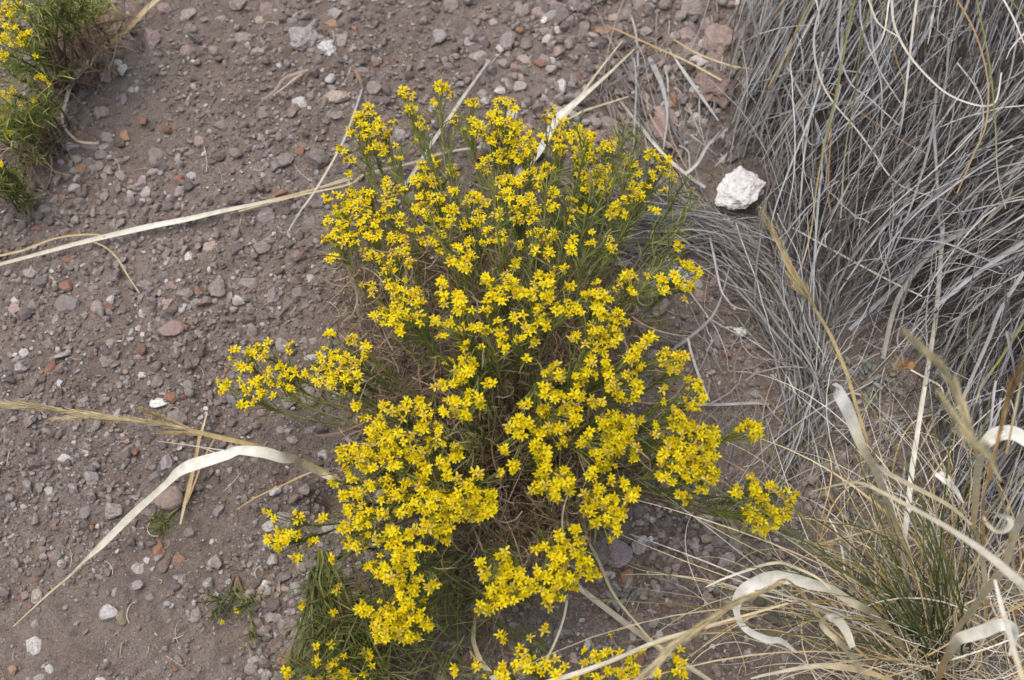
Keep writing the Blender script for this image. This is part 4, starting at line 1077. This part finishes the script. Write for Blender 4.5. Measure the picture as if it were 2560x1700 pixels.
def curls(name, parent, poly, n, zr, seed, L=(.02, .06), cols_=TWIG, wr=(.0006, .0014), curl=2.6):
    r = np.random.default_rng(seed)
    xs = [p[0] for p in poly]; ys = [p[1] for p in poly]
    px = r.uniform(min(xs), max(xs), n * 5); py = r.uniform(min(ys), max(ys), n * 5)
    k = in_poly(px, py, poly); px, py = px[k][:n], py[k][:n]; n = len(px)
    z = zr[0] + (zr[1] - zr[0]) * r.uniform(0, 1, n) ** 1.4
    P0 = G(px, py, z)
    npt = 9; P = np.zeros((n, npt, 3)); P[:, 0] = P0
    A = r.uniform(0, 6.3, n); cv = r.normal(0, curl, n); e0 = r.normal(0, .5, n); e1 = r.normal(0, .8, n); LL = r.uniform(*L, n)
    for i in range(1, npt):
        u = i / (npt - 1); a = A + cv * u; e = e0 + e1 * u
        P[:, i] = P[:, i - 1] + np.stack([np.cos(a) * np.cos(e), np.sin(a) * np.cos(e), np.sin(e)], -1) * (LL / (npt - 1))[:, None]
    P[:, :, 2] = np.maximum(P[:, :, 2], ground(P[:, :, 0], P[:, :, 1]) + .0015)
    w = r.uniform(*wr, n)[:, None] * (1 - .6 * np.linspace(0, 1, npt)[None] ** 2)
    col = np.array(cols_)[r.integers(0, len(cols_), n)] * r.uniform(.8, 1.15, n)[:, None]
    V, T, cc = ribbons(P, w, norm(r.normal(0, .8, (n, 3)) + np.array([0, 0, 1.])), col, .25)
    return tag(child(name, V, T, cc, M_dry, parent), kind='stuff')

def blobs(**crops):
    out = []
    for c, txt in crops.items():
        v = [float(q) for q in txt.split()]
        for i in range(0, len(v), 4):
            x, y = cz(c, v[i], v[i + 1]); out.append((x, y, v[i + 2] / SC, v[i + 3] / SC))
    return out
MAIN = blobs(
 B="1015 640 50 40 1085 650 25 35 1060 745 45 40 1280 600 65 45 1345 655 30 25 1225 715 25 25 1135 795 25 25 1140 865 40 40 1375 835 40 40 1100 960 15 12 770 750 35 40 690 810 40 40 760 790 60 50 740 860 60 60 840 870 45 60 750 940 60 40 905 910 40 45 950 850 35 35 640 905 40 30 840 990 40 40 860 1030 40 40 590 1025 40 35 635 1095 35 35 760 1035 30 30 970 1010 30 30 945 1090 35 25 985 1075 20 25 645 1205 15 12 1500 695 55 45 1665 700 30 35 1740 700 40 50 1650 800 70 50 1500 830 30 40 1530 890 60 50 1650 880 60 60 1750 850 40 60 1640 960 60 50 1730 960 50 50 1430 900 20 15 1700 1050 70 50 1590 1110 50 45 1690 1110 60 40 1560 1165 45 45 1235 1100 45 50 1140 1140 40 40 1360 1170 50 40 1220 1240 70 50 1110 1240 50 60 1350 1310 45 25 890 1260 45 50 980 1310 50 40 560 1335 30 25 490 1375 35 30 650 1310 50 40 720 1330 30 30 780 1330 40 40 640 1380 50 45 740 1390 60 45 910 1370 60 60 1170 1370 70 70 1260 1370 50 50 570 1450 40 40 660 1460 60 50 750 1450 60 50 880 1480 60 40 1100 1440 50 50 1000 1510 50 40 490 1530 40 40 600 1530 60 40 760 1540 80 40 1200 1480 60 60 1340 1440 60 50 1320 1530 60 40 1450 1390 50 40 1500 1360 60 50 1580 1390 40 40 1700 1230 60 50 1740 1330 40 60 1680 1340 40 40 1660 1470 50 30 1540 1480 40 40 1470 1540 60 40",
 C="245 800 60 50 295 745 20 15 355 835 35 30 15 735 20 20 40 870 50 50 30 960 50 60 120 990 60 60 320 930 70 60 215 950 30 30 440 885 50 50 420 950 60 50 520 940 60 60 500 1000 60 50 130 1060 60 50 40 1070 50 50 330 1030 50 40 450 1060 60 60 540 1080 50 50 480 1130 60 40 660 1000 60 50 620 1040 35 30 690 970 40 30 130 920 20 20 250 1160 45 40 190 1190 60 50 170 1260 50 50 80 1200 40 40 30 1250 60 50 500 1200 60 50 600 1180 60 50 650 1230 60 50 520 1280 60 50 590 1260 50 40 690 1150 40 30 780 1080 30 30 830 1130 40 40 850 1180 45 40 630 1330 50 40 290 1330 40 35 265 1410 40 40 100 1370 60 50 30 1450 50 50 150 1440 50 40 130 1510 60 40 50 1510 60 40 400 1380 40 40 430 1440 50 40 500 1450 50 40 380 1510 40 30 960 1070 45 40 1025 1095 30 35 1080 1110 30 40 1020 1140 40 30 965 1210 30 25 1060 1190 40 30 1105 1210 35 40 850 1290 50 50 930 1280 35 30 840 1350 55 45 895 1355 30 25 1045 1310 30 30 720 1430 50 45 770 1380 30 30 680 1470 35 30 760 1470 30 25 970 1445 30 22",
 F="570 60 80 70 480 70 30 50 660 80 50 60 510 200 45 35 740 20 50 40 810 30 60 50 760 180 45 50 850 200 50 40 960 70 60 50 1000 90 50 50 960 180 60 40 1020 160 40 40 1070 230 40 35 930 260 50 50 900 300 50 30 1020 350 20 15 750 380 30 30 790 420 35 50 940 380 50 40 950 430 60 50 1060 440 40 40 1115 430 35 45 1100 500 60 40 1060 500 40 40 970 520 60 50 870 580 60 40 830 610 40 40 970 590 50 40 1030 600 40 40 1110 620 40 50 950 640 40 40 1000 690 45 45 880 650 25 25 1280 390 40 60 1270 460 40 50 1280 520 30 35 1285 345 25 25 1385 470 35 50 1390 560 50 50 1410 500 30 40 1240 640 50 35 1330 660 30 40 1290 740 40 35 1440 690 60 30 1530 680 40 50 1570 710 40 40 1480 570 25 20 1590 560 50 30 1600 500 30 30 1600 370 50 60 1640 440 60 50 1690 480 50 40 1720 330 35 40 1740 390 30 50 1660 640 40 25 1690 720 40 30 1710 790 40 60 1430 790 30 40 1540 820 20 30 1420 240 50 40 1480 200 40 50 1390 130 30 40 1350 230 35 35 1440 270 40 35 1690 60 50 40 1580 20 40 30 1600 100 60 30 1470 90 40 40 1220 100 50 40 1260 150 25 35 1140 90 30 30 1270 50 60 30 1100 20 60 30 85 790 30 30 20 830 40 40 220 800 30 20 225 840 20 20 50 880 50 30 180 960 45 35 90 980 40 30 70 1020 40 40 200 1000 50 40 260 1000 30 40 320 1010 30 25 90 1060 40 30 30 1060 35 40 170 1060 40 40 230 1120 35 35 40 1140 40 30 120 1160 15 12 490 725 30 20 540 735 20 15 655 760 45 40 750 830 40 40 465 830 20 20 540 880 50 40 430 890 35 30 610 900 40 40 680 930 40 40 740 880 30 25 490 960 45 40 590 970 50 35 415 970 25 25 530 1030 50 50 620 1010 40 40 430 1050 45 35 390 1040 25 20 640 1060 40 40 680 1100 35 35 590 1115 20 20 530 1085 40 25 700 1010 25 40 680 1215 40 25 1440 910 50 30 1490 920 40 30 1310 915 40 20 1390 980 40 30 1460 970 40 40 1430 1020 45 40 1380 1060 40 40 1290 1075 30 40 1250 1085 30 25 1610 1060 40 35 1490 1150 60 40 1530 1190 60 50 1450 1200 50 40 1350 1190 45 40 1380 1260 50 40 1290 1260 30 25 1440 1290 40 25 890 1220 40 30 940 1270 40 35 1030 1220 40 40 980 1240 30 30 1120 1180 30 25 1150 1230 50 35 1100 1270 30 25 1180 1280 50 35 1005 1305 25 20 755 1300 25 25 840 1330 50 50 870 1400 70 60 800 1390 40 50 990 1400 35 35 1140 1370 50 50 1240 1370 40 45 1080 1450 30 40 1050 1490 60 40 1240 1470 70 50 900 1480 60 50 810 1480 60 50 950 1530 60 50 600 1530 40 30 670 1530 40 35 740 1520 60 40 1050 1550 50 40 1370 1530 40 50 1700 1520 35 35 1745 1380 25 40 1160 1530 50 30",
 E="1615 840 25 30 1590 905 20 20 1640 930 35 25 1660 970 30 30 1730 850 40 40 1500 1060 30 25 1560 1070 30 35 1540 1110 40 30 1660 1050 25 20 1740 1080 30 40 1690 1110 40 25 1660 1220 30 25 1690 1250 30 30 1730 1190 30 30 1740 960 20 40",
 G="180 30 50 40 230 70 50 30 155 150 50 45 55 110 30 35 255 180 35 40 30 240 40 40 110 35 25 20 300 45 35 30 415 90 35 40 410 140 30 30 555 110 30 30 670 80 30 30 680 130 40 30 540 20 15 20 290 265 20 20 350 280 40 25 175 320 30 25 260 340 50 35 250 390 50 30 390 410 35 30 580 370 30 25 150 410 30 40 135 470 30 50 20 400 40 50 50 450 50 50 250 480 50 40 310 545 40 40 410 520 50 40 400 580 45 35 480 570 25 30 540 450 60 40 610 440 40 40 650 480 60 25 590 540 50 40 620 590 45 40 720 580 35 30 700 630 40 30 770 640 35 35 70 590 20 30 190 570 35 40 200 630 40 40 230 670 30 30 90 660 25 35 130 705 35 30 20 620 30 30 55 780 45 45 160 795 35 25 100 905 25 25 430 750 50 30 550 690 50 40 600 740 60 60 500 800 25 30 690 690 35 30 720 740 50 50 680 790 50 45 570 800 50 40 610 840 35 35 870 820 45 30 950 760 45 35 920 790 25 25 810 330 55 45 740 360 30 35 720 410 25 20 820 430 40 30 940 320 22 22 1020 360 35 40 1060 440 45 35 1010 410 25 25 1145 120 32 45 1200 250 40 35 1250 280 40 30 1270 320 35 45 1130 340 35 35 1140 390 40 30 1200 400 40 40 1240 420 30 25 1205 490 20 20 1150 210 10 10 1050 880 60 40 1160 880 45 40 1050 920 40 30 1120 970 60 35 1150 910 40 30 540 900 40 50 630 910 25 35 660 980 40 50 820 890 50 40 870 960 40 40 800 1010 40 35 850 1060 35 35 680 1070 50 50 850 1120 35 30 1040 1100 35 25 1045 1190 28 25 740 1150 40 40 300 950 35 30 240 980 35 25 330 1010 45 40 470 1020 50 40 510 1000 40 30 570 1000 25 30 460 1070 35 30 215 1110 35 50 250 1095 15 15 450 1150 55 40 310 1150 50 40 560 1200 35 40 625 1200 30 30 90 1215 35 35 230 1260 70 45 400 1250 90 50 440 1320 60 35 50 1330 50 40 100 1360 60 50 250 1390 50 40 190 1420 50 40 340 1380 40 40 50 1400 50 50 170 1510 55 45 355 1475 40 35 230 1540 40 25 540 1420 25 30 490 1470 40 35 575 1535 30 30 620 1320 50 40 700 1300 60 40 780 1330 60 40 650 1390 60 50 740 1400 60 50 800 1390 50 50 670 1460 60 50 760 1470 60 50 850 1510 50 40 700 1530 70 40 800 1180 40 30 860 1190 25 20 870 1330 30 25 990 1350 30 25 980 1420 35 25 1030 1430 30 20 1210 1045 15 20 1280 1080 45 40 1300 1120 30 35 1190 1170 25 25 1300 1180 40 35 1240 1220 50 40 1210 1110 15 15 1130 1260 45 40 1100 1310 40 35 1110 1360 35 30 1190 1330 50 50 1180 1400 60 40 1230 1370 50 40 1390 1365 30 25 1320 1400 40 40 1270 1430 60 40 1390 1450 50 45 1160 1480 40 30 1270 1510 50 40 1370 1500 50 40 1090 1480 40 40 1060 1540 50 30 1150 1540 50 30 1240 1540 80 30 1340 1545 50 30 1560 1380 25 30 1620 1345 40 30 1690 1380 50 50 1660 1430 35 35 1705 1335 15 15",
 N="640 30 80 40 720 70 40 40 620 110 40 30 790 40 60 40 790 110 40 30 900 50 70 50 960 110 40 40 1010 20 50 25 1110 40 60 40 1160 110 40 50 1280 80 60 40 1370 30 40 40 1310 170 35 40 1385 185 25 25 1520 150 30 40 1690 145 35 25 1750 90 20 30 660 190 25 35 520 220 35 25 600 300 35 40 710 280 55 40 790 230 50 40 890 190 50 35 930 260 60 40 1040 210 50 35 1130 200 50 50 900 310 60 50 1000 290 50 40 1050 300 30 25 1150 260 40 40 1210 310 50 40 1290 300 50 40 1380 300 50 40 1460 230 50 60 1520 300 60 50 1600 300 50 50 1620 370 40 50 1530 380 60 40 1440 370 60 50 1340 370 60 40 1240 370 60 50 1160 390 60 40 1050 390 50 40 980 410 40 30 1100 350 40 40 630 400 35 50 720 400 50 50 800 420 50 40 880 430 50 40 680 470 50 40 740 490 50 40 640 500 40 40 590 510 25 25 1520 440 60 40 1600 410 30 40 1400 440 60 40 1320 430 50 30 1190 490 50 50 1230 540 40 40 1140 540 45 30 1320 510 40 35 1320 600 50 40 1250 420 30 30 760 580 25 40 835 605 40 40 640 620 50 45 720 670 35 30 680 640 30 25 930 540 50 35 950 600 60 50 1060 560 40 40 930 660 40 40 980 690 40 60 1060 700 45 50 1080 770 45 50 1140 655 35 25 1210 662 20 15 855 725 20 20 790 790 40 40 830 840 30 30 890 800 50 40 900 870 45 40 980 770 45 45 1000 840 40 40 990 900 55 40 1110 865 30 22 1215 920 45 45 1080 950 40 40 1050 990 60 40 970 980 40 30 735 1080 45 50 735 1030 20 20 850 1030 25 20 760 1090 40 30 920 1060 40 30 1040 1040 50 40 1140 1030 25 20 850 1120 60 40 930 1120 60 40 1010 1110 50 40 1100 1100 50 40 850 1190 60 50 940 1180 60 50 1040 1190 60 50 1130 1170 50 40 1180 1190 40 35 860 1260 60 40 950 1250 60 40 1050 1260 50 40 840 1295 30 20 1120 1270 25 25 1020 1280 30 25 1695 700 40 30 1540 770 35 30 1580 850 30 50 1710 780 50 50 1730 740 30 30 1680 880 50 50 1750 860 40 50 1620 960 50 50 1700 960 60 50 1680 1020 50 40 1750 1000 40 50 1540 1070 40 40 1600 1080 40 25 1630 1080 30 25 70 415 28 25 125 450 25 20 290 440 35 40 460 465 28 30 165 540 30 25 80 600 25 25 130 600 40 30 190 590 45 40 285 570 35 35 235 570 20 20 150 655 40 25 395 615 25 25 280 740 30 40 525 740 22 35",
 O="215 30 60 45 220 90 50 50 220 140 60 40 20 110 28 45 350 150 60 40 400 190 35 35 170 250 45 45 250 240 30 30 310 220 40 35 390 245 35 35 300 310 35 30 270 270 40 30 130 265 20 10 590 10 40 20 680 20 40 30 840 40 35 30 625 90 55 40 720 90 25 20 540 150 45 50 680 190 28 30 760 215 35 30 590 260 35 40 510 310 35 35 570 340 50 50 640 360 40 40 690 330 40 40 820 290 45 45 780 340 25 30 850 270 20 30 530 400 45 40 720 400 50 50 760 420 30 35 620 450 50 40 570 490 35 30 690 480 60 40 720 540 20 15 680 605 25 30 1050 20 50 40 1030 70 35 30 1150 30 50 40 1230 20 60 40 1330 20 60 40 1400 30 40 50 1130 100 35 30 1180 100 40 40 1260 80 60 50 1340 100 60 50 1400 140 40 40 1040 160 45 40 1080 205 35 20 1190 160 40 40 1280 150 50 50 1360 190 40 40 1200 200 25 20 1330 260 35 30 1180 300 50 30 1190 345 25 15 1270 270 25 20 1640 160 30 25 1660 200 25 20 1545 250 35 25 1535 290 40 20 1690 260 50 30 1670 310 45 30 1730 330 40 40 1740 380 40 40 1640 400 45 40 1610 460 30 35 1690 470 50 40 1690 540 45 30 1740 540 30 25 1755 240 15 25 425 530 40 30 315 570 25 25 225 635 30 30 190 665 40 22 460 610 40 40 350 640 50 40 420 660 30 30 280 690 45 50 330 740 60 40 470 710 50 40 500 760 50 40 540 830 45 40 480 830 40 35 290 800 40 40 340 810 50 50 270 870 50 40 350 890 50 50 420 880 50 40 440 940 40 30 240 950 45 40 290 960 40 40 340 1000 40 30 250 1020 30 30 260 1070 25 18 580 850 20 20 180 830 35 50 50 840 50 50 40 920 60 50 90 900 40 35 160 920 40 30 60 970 50 30 15 1010 20 30",
 P="20 230 40 25 110 280 40 35 160 340 35 35 205 280 15 15 40 410 50 40 120 430 40 50 60 480 50 40 30 530 30 20 140 390 30 30")
mb = G(1300, 1180)
dc = W(1310, 950, 0.19)
def dome_main(x, y):
    return 0.05 + 0.155 * np.exp(-((x - dc[0]) / 0.21) ** 2 - ((y - dc[1]) / 0.24) ** 2) + 0.03 * fbm(x * 16, y * 16, 77, 2) + 0.018 * ss(0.05, 0.3, y)
shoots = [(1740, 500, .13), (1700, 470, .14), (1690, 560, .12), (1590, 340, .14), (1560, 350, .15), (1640, 640, .12), (1570, 560, .14), (1660, 800, .09), (1130, 830, .2),
          (1090, 880, .19), (1190, 860, .2), (1160, 1080, .19), (1180, 1120, .18), (1050, 330, .15), (1120, 360, .14), (1470, 360, .15), (1540, 420, .15), (1240, 560, .19), (1340, 600, .19),
          (1420, 540, .18), (1370, 430, .17), (1480, 480, .17), (1080, 560, .17), (1010, 1180, .17), (1240, 700, .2), (1500, 620, .16)]
shrub, nh = build_plant('flowering_shrub', 'rounded shrub covered in small bright yellow flower clusters on bare soil', None, mb, MAIN, dome_main, 175, 5, extra=shoots, leaf_n=17, brown_to=.42, green=1.22)
POLY_IN = [(860, 640), (1100, 560), (1400, 620), (1620, 700), (1560, 1000), (1600, 1200), (1460, 1330), (1330, 1460), (1180, 1400), (1000, 1260), (880, 1060), (900, 850)]
curls('dry_tangle', shrub, POLY_IN, 3200, (.004, .16), 91)
curls('dry_curls', shrub, [(830, 640), (980, 620), (1000, 800), (960, 1080), (860, 980), (850, 800)], 170, (.003, .05), 92, cols_=TWIG + [S(176, 160, 140), S(186, 178, 166)])
curls('green_undergrowth', shrub, [(950, 1320), (1250, 1340), (1300, 1560), (1150, 1690), (850, 1690), (900, 1450)], 420, (.003, .05), 93, L=(.04, .1), cols_=GREENS + TWIG[:2], curl=0.7)

# leafy spray lying towards the camera, below the shrub
LOW = blobs(N="560 930 25 35 325 1055 25 40 535 1100 12 12 420 1330 22 22 520 1325 30 25 765 1385 45 30 410 1440 30 30 525 1465 38 45 600 1405 10 18 815 1470 25 20 220 1520 45 30 370 1555 20 12 430 1560 20 12 600 1530 50 35 540 1550 40 20 750 1520 20 20 640 1590 60 25 480 1620 60 25 760 1600 40 25")
lowb = G(*cz('N', 440, 640))
sp, _ = build_plant('flowering_shrub', 'low green leafy spray with few scattered yellow flowers beside stones', None, lowb, LOW, lambda x, y: 0.055 + 0 * x, 15, 8,
                    leaf_n=40, leaf_from=.1, lw=(.0006, .0011), leaf_len=(.02, .05), brown_to=-.2, extra=[(900, 1640, .04), (860, 1560, .04), (940, 1700, .05), (840, 1690, .05), (780, 1690, .05), (970, 1600, .04), (900, 1560, .03)], base_spread=.006, zj=.004)
# small shrub cut by the lower frame edge
BOT = blobs(O="225 1210 22 30 130 1265 25 18 680 1240 18 28 60 1370 45 40 110 1420 40 30 40 1450 30 30 30 1500 25 30 240 1460 30 30 290 1415 15 15 110 1480 50 35 180 1480 30 25 250 1490 25 20 370 1485 20 25 200 1535 15 20 310 1530 40 20 500 1375 25 20 570 1405 35 35 640 1395 28 22 680 1365 18 15 740 1385 20 18 880 1365 25 25 500 1455 35 20 590 1450 20 25 815 1430 25 25 655 1505 32 35 830 1490 45 30 730 1510 25 25 780 1540 50 25 850 1530 30 30 590 1540 35 25 500 1525 20 15 450 1550 20 20 1160 1370 22 22 1140 1410 30 30 1160 1460 40 35 1160 1520 45 35 1000 1525 32 25 100 1640 80 40 400 1650 90 40 700 1640 90 40 1000 1660 80 40 300 1740 120 50 700 1750 120 50",
            N="1690 1270 35 35 1370 1495 25 45 1510 1480 30 40 1570 1550 15 15 1660 1520 35 35 1705 1480 28 30 1705 1540 30 20")
bb = G(1500, 1900)
build_plant('flowering_shrub', 'small loose yellow shrub in front, below the pale jointed stalk', None, bb, BOT, lambda x, y: 0.12 + 0.2 * ss(0.02, -0.25, y + .3) + 0 * x, 22, 9, leaf_n=16, leaf_from=.5, zj=.006)
# plants at the upper left
TL1 = blobs(A="60 60 60 50 100 40 40 40 20 100 40 60 75 130 25 30 60 190 40 30 170 65 25 30 200 125 25 20 30 250 40 40 100 200 40 40 150 240 30 35 200 230 30 20 170 290 30 25 100 290 40 30 20 380 30 50 10 300 20 40 265 535 28 22 310 555 26 26 255 390 15 15 -120 200 80 60 -80 60 80 60 -160 380 60 60")
TL2 = blobs(A="325 590 18 16 75 620 35 35 15 650 25 35 60 660 30 25 240 680 20 20 15 820 25 30 150 710 15 15 45 735 12 12 60 915 15 10 -100 720 60 60 -140 860 60 50")
t1 = G(*cz('A', 520, 430)); t2 = G(*cz('A', 360, 930)); t3 = G(*cz('A', 100, 1400))
e1 = [(cz('A', x, y) + (z,)) for x, y, z in [(430, 0, .13), (360, 20, .13), (500, 10, .12), (560, 0, .12), (620, 20, .1), (660, 60, .09), (300, 60, .13), (250, 30, .14), (700, 30, .08), (340, 120, .12), (420, 100, .11), (240, 180, .12),
      (200, 330, .1), (120, 360, .1), (260, 420, .08), (90, 450, .09), (50, 480, .09), (580, 100, .1), (470, -60, .14), (340, -60, .15), (600, -60, .13), (150, 60, .15), (310, 240, .1), (180, 450, .09)]]
e2 = [(cz('A', x, y) + (z,)) for x, y, z in [(100, 740, .08), (160, 780, .07), (200, 740, .07), (60, 800, .08), (250, 760, .06), (20, 880, .08), (100, 880, .06), (40, 940, .06), (300, 720, .06), (180, 860, .05), (350, 640, .06), (330, 780, .05), (-60, 820, .09), (-80, 920, .08), (230, 1080, .03), (130, 960, .05)]]
tl, _ = build_plant('flowering_shrub', 'feathery green bush with orange-yellow tips beside a bent old straw', None, t1, TL1, lambda x, y: 0.12 + 0 * x, 14, 12, head=.0072, fill=1., leaf_n=27, leaf_from=.35, extra=e1, leaf_len=(.008, .02), lw=(.0005, .0009), green=2.0, brown_to=.42, base_spread=.03)
curls('dry_tangle', tl, [(120, 60), (300, 0), (330, 60), (270, 130), (200, 200), (150, 230), (120, 170)], 420, (.003, .07), 94, L=(.02, .06), cols_=TWIG + [S(150, 118, 84)], curl=1.0)
tl2, _ = build_plant('flowering_shrub', 'smaller green bush with sparse yellow tips behind the flat white stone', None, t2, TL2, lambda x, y: 0.07 + 0 * x, 8, 13, head=.0072, fill=1., leaf_n=30, leaf_from=.3, extra=e2, leaf_len=(.008, .02), lw=(.0005, .0009), green=2.0, brown_to=.35, base_spread=.02)
curls('dry_tangle', tl2, [(40, 330), (150, 290), (160, 380), (90, 410), (30, 400)], 150, (.003, .025), 95, L=(.02, .06), curl=1.0)
e3 = [(cz('A', x, y) + (z,)) for x, y, z in [(20, 1190, .05), (60, 1200, .05), (0, 1260, .05), (100, 1240, .04), (150, 1290, .03), (-40, 1240, .05), (200, 1360, .02), (30, 1300, .04), (120, 1330, .03), (-60, 1330, .04)]]
build_plant('flowering_shrub', 'tiny green leafy tuft on gravel with hardly any flowers', None, t3, blobs(A="2 1130 8 8"), lambda x, y: 0.06 + 0 * x, 1, 14, leaf_n=90, leaf_from=.2, extra=e3, leaf_len=(.007, .016), lw=(.0005, .0009), green=1.3, brown_to=.1, base_spread=.015)
# seedlings on the bare soil
s1 = G(*cz('I', 1640, 850))
build_plant('seedling', 'tiny green seedling with two yellow buds on cracked soil', None, s1, blobs(I="1635 1100 18 14 1530 1170 18 14"), lambda x, y: 0.018 + 0 * x, 2, 15, leaf_n=16, leaf_from=.2, lw=(.0004, .0008), head=.006, brown_to=.1,
            extra=[(cz('I', 1740, 1240) + (.015,)), (cz('I', 1500, 1050) + (.02,)), (cz('I', 1700, 1060) + (.02,))], base_spread=.002, leaf_len=(.006, .016), zj=.001)
s2 = G(*cz('I', 1290, 330))
build_plant('seedling', 'broken sprig with one yellow floret lying beside the reddish stone', None, s2, blobs(I="1062 448 20 14"), lambda x, y: 0.012 + 0 * x, 1, 16, leaf_n=26, leaf_from=.4, head=.0065, brown_to=.3, base_spread=.001, leaf_len=(.008, .018),
            extra=[(cz('I', 1130, 490) + (.012,))], zj=.001)

# silvery weeds and the dried flower
def rosette(c, x, y, n, R, seed, label):
    r = np.random.default_rng(seed); b = G(*cz(c, x, y)); e = empty('silver_weed', tuple(b)); tag(e, label, 'weed')
    for i in range(n):
        a = r.uniform(0, 6.3); q = R * math.sqrt(r.uniform(0, 1)); o = b + np.array([math.cos(a) * q, math.sin(a) * q * .7, 0]); o[2] = ground(o[0], o[1]) + r.uniform(.001, .012)
        d = norm(np.array([math.cos(a) + r.normal(0, .6), math.sin(a) + r.normal(0, .6), r.uniform(.1, .8)])); l = r.uniform(.006, .011)
        t = np.linspace(0, 1, 6)[:, None]; P = o + d * l * t + np.array([0, 0, -.003]) * t ** 2
        w = l * .34 * np.array([.35, .8, 1, 1, .8, .25])
        V, T, cc = ribbons(P[None], w[None], np.array([[0.1, -.2, 1.]]), (S(138, 144, 134) * r.uniform(.8, 1.1))[None], .25)
        child('leaf', V, T, cc, M_leaf, e)
rosette('H', 680, 1090, 44, .028, 21, 'silvery leaved low weed at the edge of grey dead grass')
rosette('O', 770, 1020, 22, .013, 22, 'tiny silvery weed beside the tan rounded stone')
df = empty('dried_flower', tuple(G(*cz('H', 1130, 1350)))); tag(df, 'dried tan flower head with frayed bristles on a curved stalk', 'dried flower')
drawn(df, 'stalk', 'H', "1040 1530 1130 1350 1195 1230 1205 1140 1180 1085 1100 1040 980 975", [12, 13, 13, 12], [CREAM, CREAM, PALE], [.01, .05, .055])
hc = G(*cz('H', 935, 955), .055)
r_ = np.random.default_rng(5); br = []
for i in range(34):
    d = norm(np.array([-.6, .1, .6]) + r_.normal(0, .6, 3)); br.append(hc + np.linspace(0, 1, 4)[:, None] * d * r_.uniform(.008, .017))
V, T, cc = ribbons(np.array(br), np.tile(np.array([.0006, .0006, .0005, .0002]), (34, 1)), np.tile(np.array([0, -.3, 1.]), (34, 1)), np.tile(S(172, 144, 104), (34, 1)) * r_.uniform(.8, 1.1, (34, 1)))
tag(child('bristles', V, T, cc, M_straw, df), kind='stuff')
cV, cT = rock_shape(2, 9, 3, .02)
child('cup', cV * np.array([.0045, .004, .004]) + G(*cz('H', 985, 950), .055), cT, np.tile(S(160, 120, 76), (len(cV), 1)), M_straw, df)

# loose plant litter
def litter(n, seed):
    r = np.random.default_rng(seed)
    px = r.uniform(-100, 2660, n); py = r.uniform(-100, 1800, n); a = r.uniform(0, 6.3, n); L_ = r.uniform(15, 70, n) * np.where(px > 1500, 1.6, 1)
    t = np.linspace(-.5, .5, 6); cv = r.normal(0, .8, n)
    X_ = px[:, None] + L_[:, None] * t * np.cos(a[:, None] + cv[:, None] * t); Y_ = py[:, None] + L_[:, None] * t * np.sin(a[:, None] + cv[:, None] * t)
    P = G(X_, Y_, .0022)
    w = r.uniform(.0003, .0008, n)[:, None] * np.ones((1, 6))
    pal = np.array([S(150, 128, 104), S(176, 160, 136), S(120, 100, 84), S(190, 182, 168)])
    return ribbons(P, w, np.tile(np.array([0, 0, 1.]), (n, 1)), pal[r.integers(0, 4, n)], .2)
V, T, cc = litter(420, 71)
tag(obj('litter', new_mesh('litter', V, T, cc), M_dry), 'scattered bits of dry plant litter and thread-thin stems on soil', 'litter', kind='stuff')
print('stones', n_st, 'heads', nh, 'tris', sum(len(m.polygons) * 1 for m in bpy.data.meshes))
